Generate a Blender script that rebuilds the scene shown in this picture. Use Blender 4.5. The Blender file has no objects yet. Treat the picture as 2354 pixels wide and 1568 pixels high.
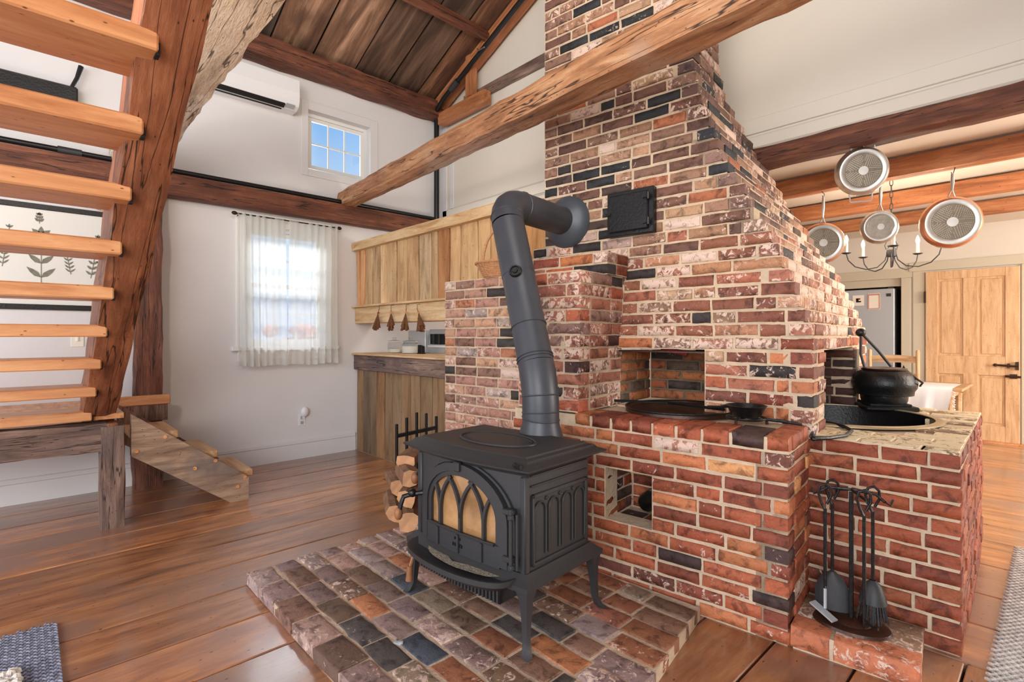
import bpy, bmesh, math, random
from mathutils import Vector, Matrix, noise
random.seed(7)
C = bpy.context.scene.collection
R = random.random
def U(a, b): return a + (b-a)*random.random()
PI = math.pi
# ------------------------------------------------------------ camera
F0 = 1185.; CX = 1177.; HY = 770.; H = 1.25
YAW = math.atan(1263/F0)
FW = (-math.sin(YAW), math.cos(YAW)); RT = (math.cos(YAW), math.sin(YAW))
cd = bpy.data.cameras.new('camera'); cam = bpy.data.objects.new('camera', cd); C.objects.link(cam)
cam.location = (0, 0, H); cam.rotation_euler = (PI/2, 0, YAW)
cd.sensor_width = 36; cd.lens = 36*F0/2354; cd.shift_y = -(784-HY)/2354; cd.clip_start = 0.02; cd.clip_end = 300
bpy.context.scene.camera = cam
vs = bpy.context.scene.view_settings
vs.view_transform = 'Standard'; vs.look = 'None'; vs.gamma = 1; vs.use_curve_mapping = False
vs.exposure = 0.0
def lin(c):
    c = c/255.
    return c/12.92 if c <= .04045 else ((c+.055)/1.055)**2.4
def rgb(r, g, b, a=1.): return (lin(r), lin(g), lin(b), a)
# world: clear blue sky, paler to the horizon
wd = bpy.data.worlds.new('sky'); bpy.context.scene.world = wd; wd.use_nodes = True
wn = wd.node_tree.nodes; wl = wd.node_tree.links
bg = wn['Background']; tc = wn.new('ShaderNodeTexCoord'); sx = wn.new('ShaderNodeSeparateXYZ'); cr = wn.new('ShaderNodeValToRGB')
wl.new(tc.outputs['Generated'], sx.inputs[0]); wl.new(sx.outputs['Z'], cr.inputs[0]); wl.new(cr.outputs[0], bg.inputs[0])
cr.color_ramp.elements[0].position = 0; cr.color_ramp.elements[0].color = rgb(226, 236, 246)
cr.color_ramp.elements[1].position = .75; cr.color_ramp.elements[1].color = rgb(84, 146, 226)
e = cr.color_ramp.elements.new(.22); e.color = rgb(196, 220, 244); e = cr.color_ramp.elements.new(.36); e.color = rgb(134, 186, 240)
e = cr.color_ramp.elements.new(.52); e.color = rgb(100, 162, 236)
bg.inputs[1].default_value = 1.15
def lamp(kind, name, loc, energy, col=(1, 1, 1), size=.2, target=None, sy=None):
    l = bpy.data.lights.new(name, kind); l.energy = energy; l.color = col
    if kind == 'AREA':
        l.size = size
        if sy: l.shape = 'RECTANGLE'; l.size_y = sy
    elif kind == 'POINT': l.shadow_soft_size = size
    elif kind == 'SUN': l.angle = size
    o = bpy.data.objects.new(name, l); C.objects.link(o); o.location = loc
    if target: o.rotation_euler = (Vector(target)-Vector(loc)).to_track_quat('-Z', 'Y').to_euler()
    return o
lamp('AREA', 'fill_light_behind', (1.6, -3.2, 2.3), 235, (1, .97, .93), 3.2, (-1.8, 2.2, 1.2), 2.2)  # added fill light behind the camera, no window is built there
lamp('AREA', 'fill_light_left_rear', (-2.7, -3.0, 1.5), 84, (.98, .98, 1), 2.4, (-3.5, 3, 1.2), 1.8)  # second added fill, low at the left rear, without a window
lamp('POINT', 'ceiling_bulb', (-2.0, -.55, 2.35), 58, (1, .88, .74), .07)
lamp('AREA', 'kitchen_fill_area', (3.6, 5.8, 1.7), 230, (1, .97, .92), 2.4, (-1, 5.9, 1.5), 1.8)  # added fill brightening the kitchen from the right; the wall has no window
lamp('POINT', 'kitchen_fill_point', (.9, 4.9, 2.1), 75, (1, .9, .76), .15)  # unseen point light added to lift the kitchen, no fixture modelled
lamp('POINT', 'counter_light', (-4.0, 3.3, 2.0), 16, (1, .92, .84), .15)  # unseen point light over the pass-through counter, no fixture modelled
lamp('AREA', 'roof_bounce', (-.8, .6, 3.6), 60, (1, .93, .84), 1.6, (-3.4, 2.6, 4.4))
# ------------------------------------------------------------ calibration helpers (pixel -> real place)
lamp('AREA', 'curtain_fill_outside', (-6.6, 1.9, 2.95), 95, (.95, .98, 1), 1.7, (-5.28, 1.88, 1.7), .5)  # area light added outside to brighten the curtains, standing in for sky light
su = lamp('SUN', 'sun', (8, 2, 20), 3.2, (1, .97, .92), .01, (-8, 4.5, 5))
def ray(px, py):
    a = (px-CX)/F0; b = (HY-py)/F0
    return (FW[0]+RT[0]*a, FW[1]+RT[1]*a, b)
def at(px, py, X=None, Y=None, Z=None, D=None):
    r = ray(px, py)
    t = (Z-H)/r[2] if Z is not None else X/r[0] if X is not None else Y/r[1] if Y is not None else D
    return Vector((t*r[0], t*r[1], H+t*r[2]))
def depth(p): return p[0]*FW[0]+p[1]*FW[1]
TH = math.radians(6.5); B0 = (-.742, 2.215)
def w2(u, v, z=0.): return Vector((B0[0]+u*math.cos(TH)-v*math.sin(TH), B0[1]+u*math.sin(TH)+v*math.cos(TH), z))
# ------------------------------------------------------------ mesh builder
class MB:
    def __init__(s): s.v = []; s.f = []
    def add(s, vs_, fs): n = len(s.v); s.v += [tuple(v) for v in vs_]; s.f += [tuple(i+n for i in f) for f in fs]; return s
    def box(s, c, d, M=None, bev=0.):
        x, y, z = d[0]/2, d[1]/2, d[2]/2
        if bev:
            bm = bmesh.new(); bmesh.ops.create_cube(bm, size=1); bmesh.ops.scale(bm, vec=d, verts=bm.verts)
            bmesh.ops.bevel(bm, geom=bm.edges[:], offset=bev, segments=1, affect='EDGES'); bm.verts.ensure_lookup_table()
            vv = [v.co.copy() for v in bm.verts]; ff = [[v.index for v in f.verts] for f in bm.faces]; bm.free()
        else:
            vv = [Vector((a*x, b*y, k*z)) for a in (-1, 1) for b in (-1, 1) for k in (-1, 1)]
            ff = [(0, 1, 3, 2), (4, 6, 7, 5), (0, 4, 5, 1), (2, 3, 7, 6), (0, 2, 6, 4), (1, 5, 7, 3)]
        if M: vv = [M @ v for v in vv]
        c = Vector(c)
        return s.add([v+c for v in vv], ff)
    def bx(s, x0, x1, y0, y1, z0, z1, bev=0.): return s.box(((x0+x1)/2, (y0+y1)/2, (z0+z1)/2), (abs(x1-x0), abs(y1-y0), abs(z1-z0)), None, bev)
    def tube(s, pts, r, n=8, cap=True, closed=False):
        pts = [Vector(p) for p in pts]; m = len(pts); rs = r if isinstance(r, (list, tuple)) else [r]*m
        vv = []; up = None
        for i, p in enumerate(pts):
            if closed: t = pts[(i+1) % m]-pts[i-1]
            else: t = pts[min(i+1, m-1)]-pts[max(i-1, 0)]
            t.normalize()
            if up is None: up = t.orthogonal().normalized()
            up = (up-t*up.dot(t))
            if up.length < 1e-6: up = t.orthogonal()
            up.normalize(); w = t.cross(up)
            for k in range(n): a = 2*PI*k/n; vv.append(p+(up*math.cos(a)+w*math.sin(a))*rs[i])
        ff = []
        for i in range(m if closed else m-1):
            j = (i+1) % m
            for k in range(n): l = (k+1) % n; ff.append((i*n+k, i*n+l, j*n+l, j*n+k))
        if cap and not closed: ff.append(tuple(range(n))[::-1]); ff.append(tuple((m-1)*n+k for k in range(n)))
        return s.add(vv, ff)
    def lathe(s, prof, c=(0, 0, 0), n=24, M=None, arc=2*PI):
        vv = []; full = abs(arc-2*PI) < 1e-6; k = n if full else n+1
        for r, z in prof:
            for i in range(k): a = arc*i/n; vv.append(Vector((r*math.cos(a), r*math.sin(a), z)))
        if M: vv = [M @ v for v in vv]
        vv = [v+Vector(c) for v in vv]; ff = []
        for j in range(len(prof)-1):
            for i in range(n):
                l = (i+1) % k
                ff.append((j*k+i, j*k+l, (j+1)*k+l, (j+1)*k+i))
        return s.add(vv, ff)
    def prism(s, poly, z0, z1, M=None):
        n = len(poly); vv = [Vector((p[0], p[1], z0)) for p in poly]+[Vector((p[0], p[1], z1)) for p in poly]
        if M: vv = [M @ v for v in vv]
        return s.add(vv, [tuple(range(n))[::-1], tuple(range(n, 2*n))]+[(i, (i+1) % n, n+(i+1) % n, n+i) for i in range(n)])
    def blob(s, c, r, n=8, m=5, M=None, jit=0.):
        vv = []; c = Vector(c)
        for j in range(1, m):
            ph = PI*j/m
            for i in range(n):
                a = 2*PI*i/n; q = 1+U(-jit, jit)
                vv.append(Vector((r[0]*math.sin(ph)*math.cos(a), r[1]*math.sin(ph)*math.sin(a), r[2]*math.cos(ph)))*q)
        vv += [Vector((0, 0, r[2])), Vector((0, 0, -r[2]))]
        ff = [(j*n+i, (j+1)*n+i, (j+1)*n+(i+1) % n, j*n+(i+1) % n) for j in range(m-2) for i in range(n)]
        t = (m-1)*n
        ff += [(t, i, (i+1) % n) for i in range(n)]+[(t+1, (m-2)*n+(i+1) % n, (m-2)*n+i) for i in range(n)]
        if M: vv = [M @ v for v in vv]
        return s.add([v+c for v in vv], ff)
    def mesh(s, name, mat, smooth=False):
        me = bpy.data.meshes.new(name); me.from_pydata(s.v, [], s.f)
        bm = bmesh.new(); bm.from_mesh(me); bmesh.ops.recalc_face_normals(bm, faces=bm.faces[:]); bm.to_mesh(me); bm.free()
        me.materials.append(mat)
        if smooth:
            me.polygons.foreach_set('use_smooth', [True]*len(me.polygons))
            me.set_sharp_from_angle(angle=math.radians(38))
        me.update(); return me
PM = {}
def build(name, mb, mat, parent=None, smooth=False, local=False, col=None):
    me = mb if isinstance(mb, bpy.types.Mesh) else mb.mesh(name, mat, smooth)
    o = bpy.data.objects.new(name, me); C.objects.link(o)
    if parent is not None:
        o.parent = parent
        if not local and parent.name in PM: o.matrix_parent_inverse = PM[parent.name].inverted()
    if col: o.color = col
    return o
def thing(name, label, cat, loc=(0, 0, 0), rz=0., group=None, kind=None):
    o = bpy.data.objects.new(name, None); C.objects.link(o); o.empty_display_size = .1
    o.location = loc; o.rotation_euler = (0, 0, rz)
    PM[o.name] = Matrix.Translation(Vector(loc)) @ Matrix.Rotation(rz, 4, 'Z')
    if label: o['label'] = label
    if cat: o['category'] = cat
    if group: o['group'] = group
    if kind: o['kind'] = kind
    return o
def tag(o, label, cat, group=None):
    o['label'] = label; o['category'] = cat
    if group: o['group'] = group
    return o
def struct(name, mb, mat, parent=None, label=None, **k):
    o = build(name, mb, mat, parent, **k)
    if parent is None:
        o['kind'] = 'structure'
        if label: o['label'] = label
    return o
# ------------------------------------------------------------ materials
def newmat(name):
    m = bpy.data.materials.new(name); m.use_nodes = True; return m, m.node_tree.nodes, m.node_tree.links, m.node_tree.nodes['Principled BSDF']
def ramp(N, stops, interp='LINEAR'):
    r = N.new('ShaderNodeValToRGB'); el = r.color_ramp.elements; r.color_ramp.interpolation = interp
    el[0].position, el[0].color = stops[0]; el[1].position, el[1].color = stops[-1]
    for p, c in stops[1:-1]: q = el.new(p); q.color = c
    return r
def noisen(N, L, vec, scale, detail=4, rough=.6, dist=0.):
    n = N.new('ShaderNodeTexNoise'); n.inputs['Scale'].default_value = scale; n.inputs['Detail'].default_value = detail
    n.inputs['Roughness'].default_value = rough; n.inputs['Distortion'].default_value = dist
    L.new(vec, n.inputs['Vector']); return n
def mix(N, L, fac, a, b, mode='MIX'):
    m = N.new('ShaderNodeMix'); m.data_type = 'RGBA'; m.blend_type = mode
    for sock, val in ((m.inputs[0], fac), (m.inputs[6], a), (m.inputs[7], b)):
        if isinstance(val, (int, float)): sock.default_value = val
        elif isinstance(val, tuple): sock.default_value = val
        else: L.new(val, sock)
    return m.outputs[2]
def plain(name, col, rough=.6, metal=0., bump=0., bscale=60., var=0., vscale=8., spec=.5, coat=0.):
    m, N, L, B = newmat(name)
    B.inputs['Base Color'].default_value = col; B.inputs['Roughness'].default_value = rough; B.inputs['Metallic'].default_value = metal
    B.inputs['Specular IOR Level'].default_value = spec; B.inputs['Coat Weight'].default_value = coat
    t = N.new('ShaderNodeTexCoord')
    if var:
        n = noisen(N, L, t.outputs['Object'], vscale, 5)
        d = tuple(c*(1-var) for c in col[:3])+(1,); u = tuple(min(1, c*(1+var)) for c in col[:3])+(1,)
        r = ramp(N, [(.3, d), (.7, u)]); L.new(n.outputs['Fac'], r.inputs[0]); L.new(r.outputs[0], B.inputs['Base Color'])
    if bump:
        n = noisen(N, L, t.outputs['Object'], bscale, 4); b = N.new('ShaderNodeBump'); b.inputs['Strength'].default_value = bump; b.inputs['Distance'].default_value = .01
        L.new(n.outputs['Fac'], b.inputs['Height']); L.new(b.outputs[0], B.inputs['Normal'])
    return m
def wood(name, dark, mid, light, axis='X', rough=.5, sc=1., bump=.35, patch=None, pth=.55, coat=0., tint=False, across=9., knots=True, band=.35, adze=0.):
    m, N, L, B = newmat(name)
    t = N.new('ShaderNodeTexCoord'); oi = N.new('ShaderNodeObjectInfo')
    mp = N.new('ShaderNodeMapping'); ad = N.new('ShaderNodeVectorMath'); ad.operation = 'MULTIPLY_ADD'
    cb = N.new('ShaderNodeCombineXYZ')
    for i in range(3): L.new(oi.outputs['Random'], cb.inputs[i])
    ad.inputs[1].default_value = (37, 23, 51); L.new(cb.outputs[0], ad.inputs[0]); L.new(t.outputs['Object'], ad.inputs[2])
    L.new(ad.outputs[0], mp.inputs[0])
    s = [across*sc]*3; s['XYZ'.index(axis)] = 1.0*sc; mp.inputs['Scale'].default_value = s
    n1 = noisen(N, L, mp.outputs[0], 1.6, 7, .62, .5)
    n2 = noisen(N, L, mp.outputs[0], 9., 5, .7, .2)
    r = ramp(N, [(.28, dark), (.5, mid), (.72, light)]); L.new(n1.outputs['Fac'], r.inputs[0])
    col = mix(N, L, band, r.outputs[0], n2.outputs['Fac'], 'OVERLAY')
    n3 = noisen(N, L, ad.outputs[0], 1.3*sc, 4, .6)
    if patch:
        r3 = ramp(N, [(pth-.06, (0, 0, 0, 1)), (pth+.1, (1, 1, 1, 1))]); L.new(n3.outputs['Fac'], r3.inputs[0])
        col = mix(N, L, r3.outputs[0], col, patch)
    if knots:
        vo = N.new('ShaderNodeTexVoronoi'); m2 = N.new('ShaderNodeMapping'); s2 = [5.*sc]*3; s2['XYZ'.index(axis)] = 2.2*sc; m2.inputs['Scale'].default_value = s2
        L.new(ad.outputs[0], m2.inputs[0]); L.new(m2.outputs[0], vo.inputs['Vector']); vo.inputs['Randomness'].default_value = 1
        rk = ramp(N, [(.05, (1, 1, 1, 1)), (.11, (0, 0, 0, 1))]); L.new(vo.outputs['Distance'], rk.inputs[0])
        col = mix(N, L, rk.outputs[0], col, tuple(c*.35 for c in dark[:3])+(1,))
    if adze or bump >= .55:
        mc = N.new('ShaderNodeMapping'); s3 = [across*1.6*sc]*3; s3['XYZ'.index(axis)] = .55*sc; mc.inputs['Scale'].default_value = s3; L.new(ad.outputs[0], mc.inputs[0])
        nc = noisen(N, L, mc.outputs[0], 1., 3, .5, .3)
        rc = ramp(N, [(.484, (0, 0, 0, 1)), (.494, (1, 1, 1, 1)), (.502, (1, 1, 1, 1)), (.512, (0, 0, 0, 1))]); L.new(nc.outputs['Fac'], rc.inputs[0])
        col = mix(N, L, rc.outputs[0], col, tuple(c*.28 for c in dark[:3])+(1,))
        nd = noisen(N, L, mp.outputs[0], .7, 5, .7, .4); rd = ramp(N, [(.52, (1, 1, 1, 1)), (.68, (.45, .4, .38, 1))]); L.new(nd.outputs['Fac'], rd.inputs[0])
        col = mix(N, L, .8, col, rd.outputs[0], 'MULTIPLY')
    if tint: col = mix(N, L, 1., col, oi.outputs['Color'], 'MULTIPLY')
    L.new(col, B.inputs['Base Color']); B.inputs['Roughness'].default_value = rough; B.inputs['Coat Weight'].default_value = coat; B.inputs['Coat Roughness'].default_value = .18
    hsrc = n2.outputs['Fac']
    if adze:
        na = noisen(N, L, ad.outputs[0], 16, 3, .5); mm = N.new('ShaderNodeMath'); mm.operation = 'MULTIPLY_ADD'; mm.inputs[1].default_value = adze
        L.new(na.outputs['Fac'], mm.inputs[0]); L.new(n2.outputs['Fac'], mm.inputs[2]); hsrc = mm.outputs[0]
    b = N.new('ShaderNodeBump'); b.inputs['Strength'].default_value = bump; b.inputs['Distance'].default_value = .008
    L.new(hsrc, b.inputs['Height']); L.new(b.outputs[0], B.inputs['Normal'])
    return m
def brickmat(name, attr=False, flake=None):
    m, N, L, B = newmat(name)
    g = N.new('ShaderNodeNewGeometry'); pos = g.outputs['Position']
    if attr:
        a = N.new('ShaderNodeAttribute'); a.attribute_name = 'tint'; colr, al = a.outputs['Color'], a.outputs['Alpha']
    else:
        a = N.new('ShaderNodeObjectInfo'); colr, al = a.outputs['Color'], a.outputs['Alpha']
    n1 = noisen(N, L, pos, 17, 6, .65, .6); r1 = ramp(N, [(.36, (.34, .31, .31, 1)), (.49, (1, 1, 1, 1)), (.62, (1.1, 1.08, 1.05, 1)), (.78, (1.4, 1.36, 1.3, 1))]); L.new(n1.outputs['Fac'], r1.inputs[0])
    c = mix(N, L, .85, colr, r1.outputs[0], 'MULTIPLY')
    n2 = noisen(N, L, pos, 90, 4, .7); c = mix(N, L, .35, c, n2.outputs['Fac'], 'OVERLAY')
    # old lime wash left in patches; its amount is each brick's own (alpha)
    n3 = noisen(N, L, pos, 26, 6, .72, .8)
    ma = N.new('ShaderNodeMath'); ma.operation = 'ADD'; L.new(n3.outputs['Fac'], ma.inputs[0]); L.new(al, ma.inputs[1])
    r3 = ramp(N, [(.0, (0, 0, 0, 1)), (1., (1, 1, 1, 1))]); m3 = N.new('ShaderNodeMapRange'); m3.inputs[1].default_value = 1.0; m3.inputs[2].default_value = 1.06
    L.new(ma.outputs[0], m3.inputs[0])
    c = mix(N, L, m3.outputs[0], c, flake or rgb(226, 196, 178))
    L.new(c, B.inputs['Base Color']); B.inputs['Roughness'].default_value = .62; B.inputs['Specular IOR Level'].default_value = .45
    sm = N.new('ShaderNodeMath'); sm.operation = 'ADD'; L.new(n2.outputs['Fac'], sm.inputs[0]); L.new(n3.outputs['Fac'], sm.inputs[1])
    b = N.new('ShaderNodeBump'); b.inputs['Strength'].default_value = .55; b.inputs['Distance'].default_value = .006
    L.new(sm.outputs[0], b.inputs['Height']); L.new(b.outputs[0], B.inputs['Normal'])
    return m
M = {}
M['brick'] = brickmat('brick'); M['brick_stuff'] = brickmat('brick_stuff', True)
M['mortar'] = plain('mortar', rgb(206, 182, 155), .9, bump=.8, bscale=45, var=.14, vscale=14, spec=.2)
M['mortar_shaded'] = plain('mortar_shaded', rgb(120, 108, 92), .9, bump=.8, bscale=45, var=.2, vscale=10, spec=.2)  # darker mortar copy with the shade of the recesses put into its colour
M['plaster'] = plain('plaster', rgb(226, 223, 222), .8, bump=.12, bscale=7, var=.02, vscale=2, spec=.25)
M['plaster_warm'] = plain('plaster_warm', rgb(226, 217, 203), .8, bump=.12, bscale=7, var=.02, vscale=2, spec=.25)
M['white'] = plain('white_paint', rgb(236, 234, 228), .45, bump=.05, bscale=30)
M['beige'] = plain('beige_trim', rgb(205, 195, 172), .5)
M['floor'] = wood('floor_pine', rgb(104, 62, 38), rgb(182, 120, 76), rgb(214, 154, 104), 'X', .36, 1.2, .22, patch=rgb(156, 116, 96), pth=.52, coat=.9, tint=True, across=6, band=.4)
M['old'] = wood('old_timber', rgb(66, 36, 24), rgb(112, 64, 44), rgb(146, 92, 64), 'X', .62, 1.4, .6, patch=rgb(96, 54, 36), pth=.58, across=9, adze=1.2)
M['stringer'] = wood('stringer_timber', rgb(98, 58, 38), rgb(156, 96, 64), rgb(188, 128, 90), 'X', .5, 1.4, .5, patch=rgb(122, 78, 56), pth=.6, across=7, adze=1.)
M['tie'] = wood('tie_timber', rgb(116, 76, 50), rgb(180, 126, 86), rgb(214, 172, 132), 'X', .6, 1.3, .8, patch=rgb(178, 146, 122), pth=.56, across=7, adze=2.)
M['pale'] = wood('lit_hewn_timber', rgb(190, 164, 134), rgb(236, 218, 192), rgb(250, 240, 224), 'X', .75, 1.6, 1., patch=rgb(206, 180, 150), pth=.58, across=6, adze=1.5)  # timber colour raised near white to stand in for light on it
M['tread'] = wood('tread_pine', rgb(178, 112, 66), rgb(214, 150, 100), rgb(232, 176, 124), 'Y', .45, 1.3, .15, across=8, band=.2, coat=.1)
M['grey'] = wood('weathered_timber', rgb(86, 66, 56), rgb(136, 108, 94), rgb(174, 146, 128), 'X', .7, 1.6, .6, patch=rgb(112, 92, 86), across=9)
M['greyz'] = wood('weathered_post', rgb(82, 56, 46), rgb(136, 102, 84), rgb(170, 138, 116), 'Z', .7, 1.6, .6, patch=rgb(104, 84, 80), across=9)
M['oldz'] = wood('old_post', rgb(70, 34, 24), rgb(126, 68, 48), rgb(156, 96, 70), 'Z', .65, 1.5, .6, patch=rgb(96, 56, 44), across=8)
M['roof'] = wood('roof_board', rgb(50, 36, 28), rgb(108, 82, 64), rgb(172, 142, 118), 'X', .8, .55, .5, patch=rgb(62, 44, 34), pth=.6, tint=True, across=9, band=.2, knots=False)
M['board'] = wood('rough_sawn_board', rgb(150, 118, 84), rgb(200, 168, 128), rgb(222, 196, 158), 'X', .75, 1.2, .5, tint=True, across=5, band=.25)
M['cap'] = wood('cap_pine', rgb(178, 134, 88), rgb(214, 178, 132), rgb(232, 204, 164), 'X', .6, 1.5, .3, across=8, band=.25)
M['beam'] = wood('kitchen_beam', rgb(124, 72, 42), rgb(176, 110, 68), rgb(206, 144, 98), 'X', .55, 1.4, .4, across=8)
M['door'] = wood('door_pine', rgb(190, 144, 100), rgb(220, 178, 132), rgb(232, 196, 152), 'Z', .5, 1.6, .12, across=9, band=.25)
M['iron'] = plain('cast_iron', rgb(52, 51, 52), .5, .0, bump=.12, bscale=220, spec=.45)
M['ironb'] = plain('black_iron', rgb(26, 25, 26), .38, .3, bump=.25, bscale=70, spec=.6)
M['pipe'] = plain('stove_pipe', rgb(66, 68, 74), .42, .1, var=.12, vscale=5, spec=.5)
M['rust'] = plain('rusty_iron', rgb(62, 36, 24), .4, .4, bump=.2, bscale=40, var=.35, vscale=9)
M['blackpipe'] = plain('black_pipe', rgb(34, 32, 34), .35, .3)
M['steel'] = plain('pan_steel', rgb(196, 190, 182), .3, .9, var=.1, vscale=20)
M['copper'] = plain('copper', rgb(214, 160, 130), .3, .9)
M['cream'] = plain('candle', rgb(244, 238, 222), .5)
M['wicker'] = plain('wicker', rgb(196, 142, 98), .6, var=.25, vscale=60)
M['herb'] = plain('dried_herb', rgb(112, 70, 40), .9, var=.5, vscale=50)
M['dark'] = plain('dark', rgb(18, 17, 18), .7)
M['stainless'] = plain('stainless', rgb(196, 200, 204), .35, .35, spec=.5)
M['fridgeside'] = plain('fridge_side', rgb(62, 62, 66), .5)
M['plastic'] = plain('white_plastic', rgb(238, 237, 238), .35)
M['rug'] = plain('rug_yarn', rgb(140, 142, 156), .9, var=.55, vscale=45)
M['ruglight'] = plain('rug_cream', rgb(196, 190, 184), .9, var=.35, vscale=45)
M['fluff'] = plain('fluff', rgb(236, 228, 214), .95, bump=1., bscale=80)
M['cloth'] = plain('white_cloth', rgb(238, 238, 240), .85, bump=.1, bscale=20)
M['log'] = plain('log_bark', rgb(128, 92, 66), .9, bump=.8, bscale=30, var=.4, vscale=14)
M['logcut'] = plain('log_split', rgb(198, 146, 104), .8, bump=.3, bscale=40, var=.25, vscale=12)
M['ash'] = plain('ash', rgb(150, 140, 120), .95, bump=1., bscale=140, var=.5, vscale=120)
M['print'] = plain('print_ink', rgb(128, 126, 112), .9, var=.25, vscale=30)
M['paper'] = plain('canvas', rgb(232, 229, 220), .9)
M['red'] = plain('red_paint', rgb(150, 40, 34), .5)
M['woodknob'] = plain('knob_wood', rgb(150, 98, 60), .5, var=.3, vscale=20)
def glassmat():
    m, N, L, B = newmat('window_glass'); N.remove(B)
    t = N.new('ShaderNodeBsdfTransparent'); g = N.new('ShaderNodeBsdfGlossy'); g.inputs['Roughness'].default_value = .02
    mx = N.new('ShaderNodeMixShader'); mx.inputs[0].default_value = .07; L.new(t.outputs[0], mx.inputs[1]); L.new(g.outputs[0], mx.inputs[2]); L.new(mx.outputs[0], N['Material Output'].inputs[0]); return m
M['glass'] = glassmat()
def sheer():
    m, N, L, B = newmat('sheer_voile'); N.remove(B)
    t = N.new('ShaderNodeBsdfTransparent'); d = N.new('ShaderNodeBsdfDiffuse'); d.inputs[0].default_value = rgb(246, 247, 244); tl = N.new('ShaderNodeBsdfTranslucent'); tl.inputs[0].default_value = rgb(246, 247, 244)
    a = N.new('ShaderNodeMixShader'); a.inputs[0].default_value = .55; L.new(d.outputs[0], a.inputs[1]); L.new(tl.outputs[0], a.inputs[2])
    b = N.new('ShaderNodeMixShader'); b.inputs[0].default_value = .62; L.new(t.outputs[0], b.inputs[1]); L.new(a.outputs[0], b.inputs[2]); L.new(b.outputs[0], N['Material Output'].inputs[0]); return m
M['sheer'] = sheer()
def stoveglass():
    m, N, L, B = newmat('stove_glass')
    t = N.new('ShaderNodeTexCoord'); n = noisen(N, L, t.outputs['Object'], 5, 4); r = ramp(N, [(.3, rgb(120, 84, 48)), (.7, rgb(196, 150, 100))])  # tan colour paints in the floor's reflection along with the sooty tint
    L.new(n.outputs['Fac'], r.inputs[0]); L.new(r.outputs[0], B.inputs['Base Color']); B.inputs['Roughness'].default_value = .1; B.inputs['Specular IOR Level'].default_value = 1.; B.inputs['Coat Weight'].default_value = .6; return m
M['stoveglass'] = stoveglass()
def jarglass():
    m, N, L, B = newmat('jar_glass'); B.inputs['Base Color'].default_value = (.95, .97, .97, 1); B.inputs['Roughness'].default_value = .05
    B.inputs['Transmission Weight'].default_value = 1; B.inputs['IOR'].default_value = 1.15; return m
M['jar'] = jarglass()
def emis(name, col, s):
    m, N, L, B = newmat(name); B.inputs['Emission Color'].default_value = col; B.inputs['Emission Strength'].default_value = s; return m
M['bulb'] = emis('bulb', (1, .9, .74, 1), 120)
# ------------------------------------------------------------ timber
def beam(name, mat, a, b, w, h, parent=None, hew=.006, seg=18, roll=0., up=(0, 0, 1), taper=None, label=None, cat=None, hs=5., group=None, bow=0.):
    """squared timber from a to b (axis), w across, h along 'up'; local X is the grain"""
    a = Vector(a); b = Vector(b); L_ = (b-a).length; t = (b-a).normalized(); s = t.cross(Vector(up)).normalized(); u = s.cross(t)
    mb = MB(); n = 0; sd = U(0, 90); ring = []
    q = 3
    for (x0, y0, x1, y1) in ((-1, -1, 1, -1), (1, -1, 1, 1), (1, 1, -1, 1), (-1, 1, -1, -1)):
        for k in range(q): ring.append((x0+(x1-x0)*k/q, y0+(y1-y0)*k/q))
    m = len(ring); vv = []
    for i in range(seg+1):
        f = i/seg; sc = 1. if not taper else taper[0]+(taper[1]-taper[0])*f
        for k, (x, y) in enumerate(ring):
            ch = .93 if k % q == 0 else 1.
            p = Vector((f*L_, x*w/2*sc*ch, y*h/2*sc*ch+bow*math.sin(PI*f)))
            nz = noise.noise_vector(Vector((f*L_*hs+sd, x*1.7+sd, y*1.7)))*hew
            vv.append(p+Vector((0, nz.y, nz.z)))
    ff = [(i*m+k, i*m+(k+1) % m, (i+1)*m+(k+1) % m, (i+1)*m+k) for i in range(seg) for k in range(m)]
    ff += [tuple(range(m))[::-1], tuple(seg*m+k for k in range(m))]
    mb.add(vv, ff); me = mb.mesh(name, mat, True)
    o = bpy.data.objects.new(name, me); C.objects.link(o)
    MW = Matrix((( t.x, -s.x, u.x, a.x), (t.y, -s.y, u.y, a.y), (t.z, -s.z, u.z, a.z), (0, 0, 0, 1)))
    if parent is not None:
        o.parent = parent
        if parent.name in PM: MW = PM[parent.name].inverted() @ MW
    o.matrix_local = MW
    if label: tag(o, label, cat, group)
    return o
def plank(name, mat, a, b, w, h, parent=None, col=None, wob=0., seg=6, up=(0, 0, 1), label=None, cat=None):
    a = Vector(a); b = Vector(b); L_ = (b-a).length; t = (b-a).normalized(); s = t.cross(Vector(up)).normalized(); u = s.cross(t)
    mb = MB(); sd = U(0, 99); vv = []; e = min(.004, h*.3)
    for i in range(seg+1):
        f = i/seg; x = f*L_
        wl_ = w/2+wob*noise.noise(Vector((x*3, sd, 0))); wr = w/2+wob*noise.noise(Vector((x*3, sd+9, 0)))
        vv += [(x, -wl_, -h/2), (x, -wl_, h/2-e), (x, -wl_+e, h/2), (x, wr-e, h/2), (x, wr, h/2-e), (x, wr, -h/2)]
    ff = [(i*6+k, i*6+(k+1) % 6, (i+1)*6+(k+1) % 6, (i+1)*6+k) for i in range(seg) for k in range(6)]+[(0, 1, 2, 3, 4, 5), tuple(seg*6+k for k in range(6))]
    mb.add(vv, ff); me = mb.mesh(name, mat)
    o = bpy.data.objects.new(name, me); C.objects.link(o)
    MW = Matrix(((t.x, -s.x, u.x, a.x), (t.y, -s.y, u.y, a.y), (t.z, -s.z, u.z, a.z), (0, 0, 0, 1)))
    if parent is not None:
        o.parent = parent
        if parent.name in PM: MW = PM[parent.name].inverted() @ MW
    o.matrix_local = MW
    if col: o.color = col
    if label: tag(o, label, cat)
    return o
# ============================================================ SETTING
XL = -5.28; YG = 3.72; YK = 8.18
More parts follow.
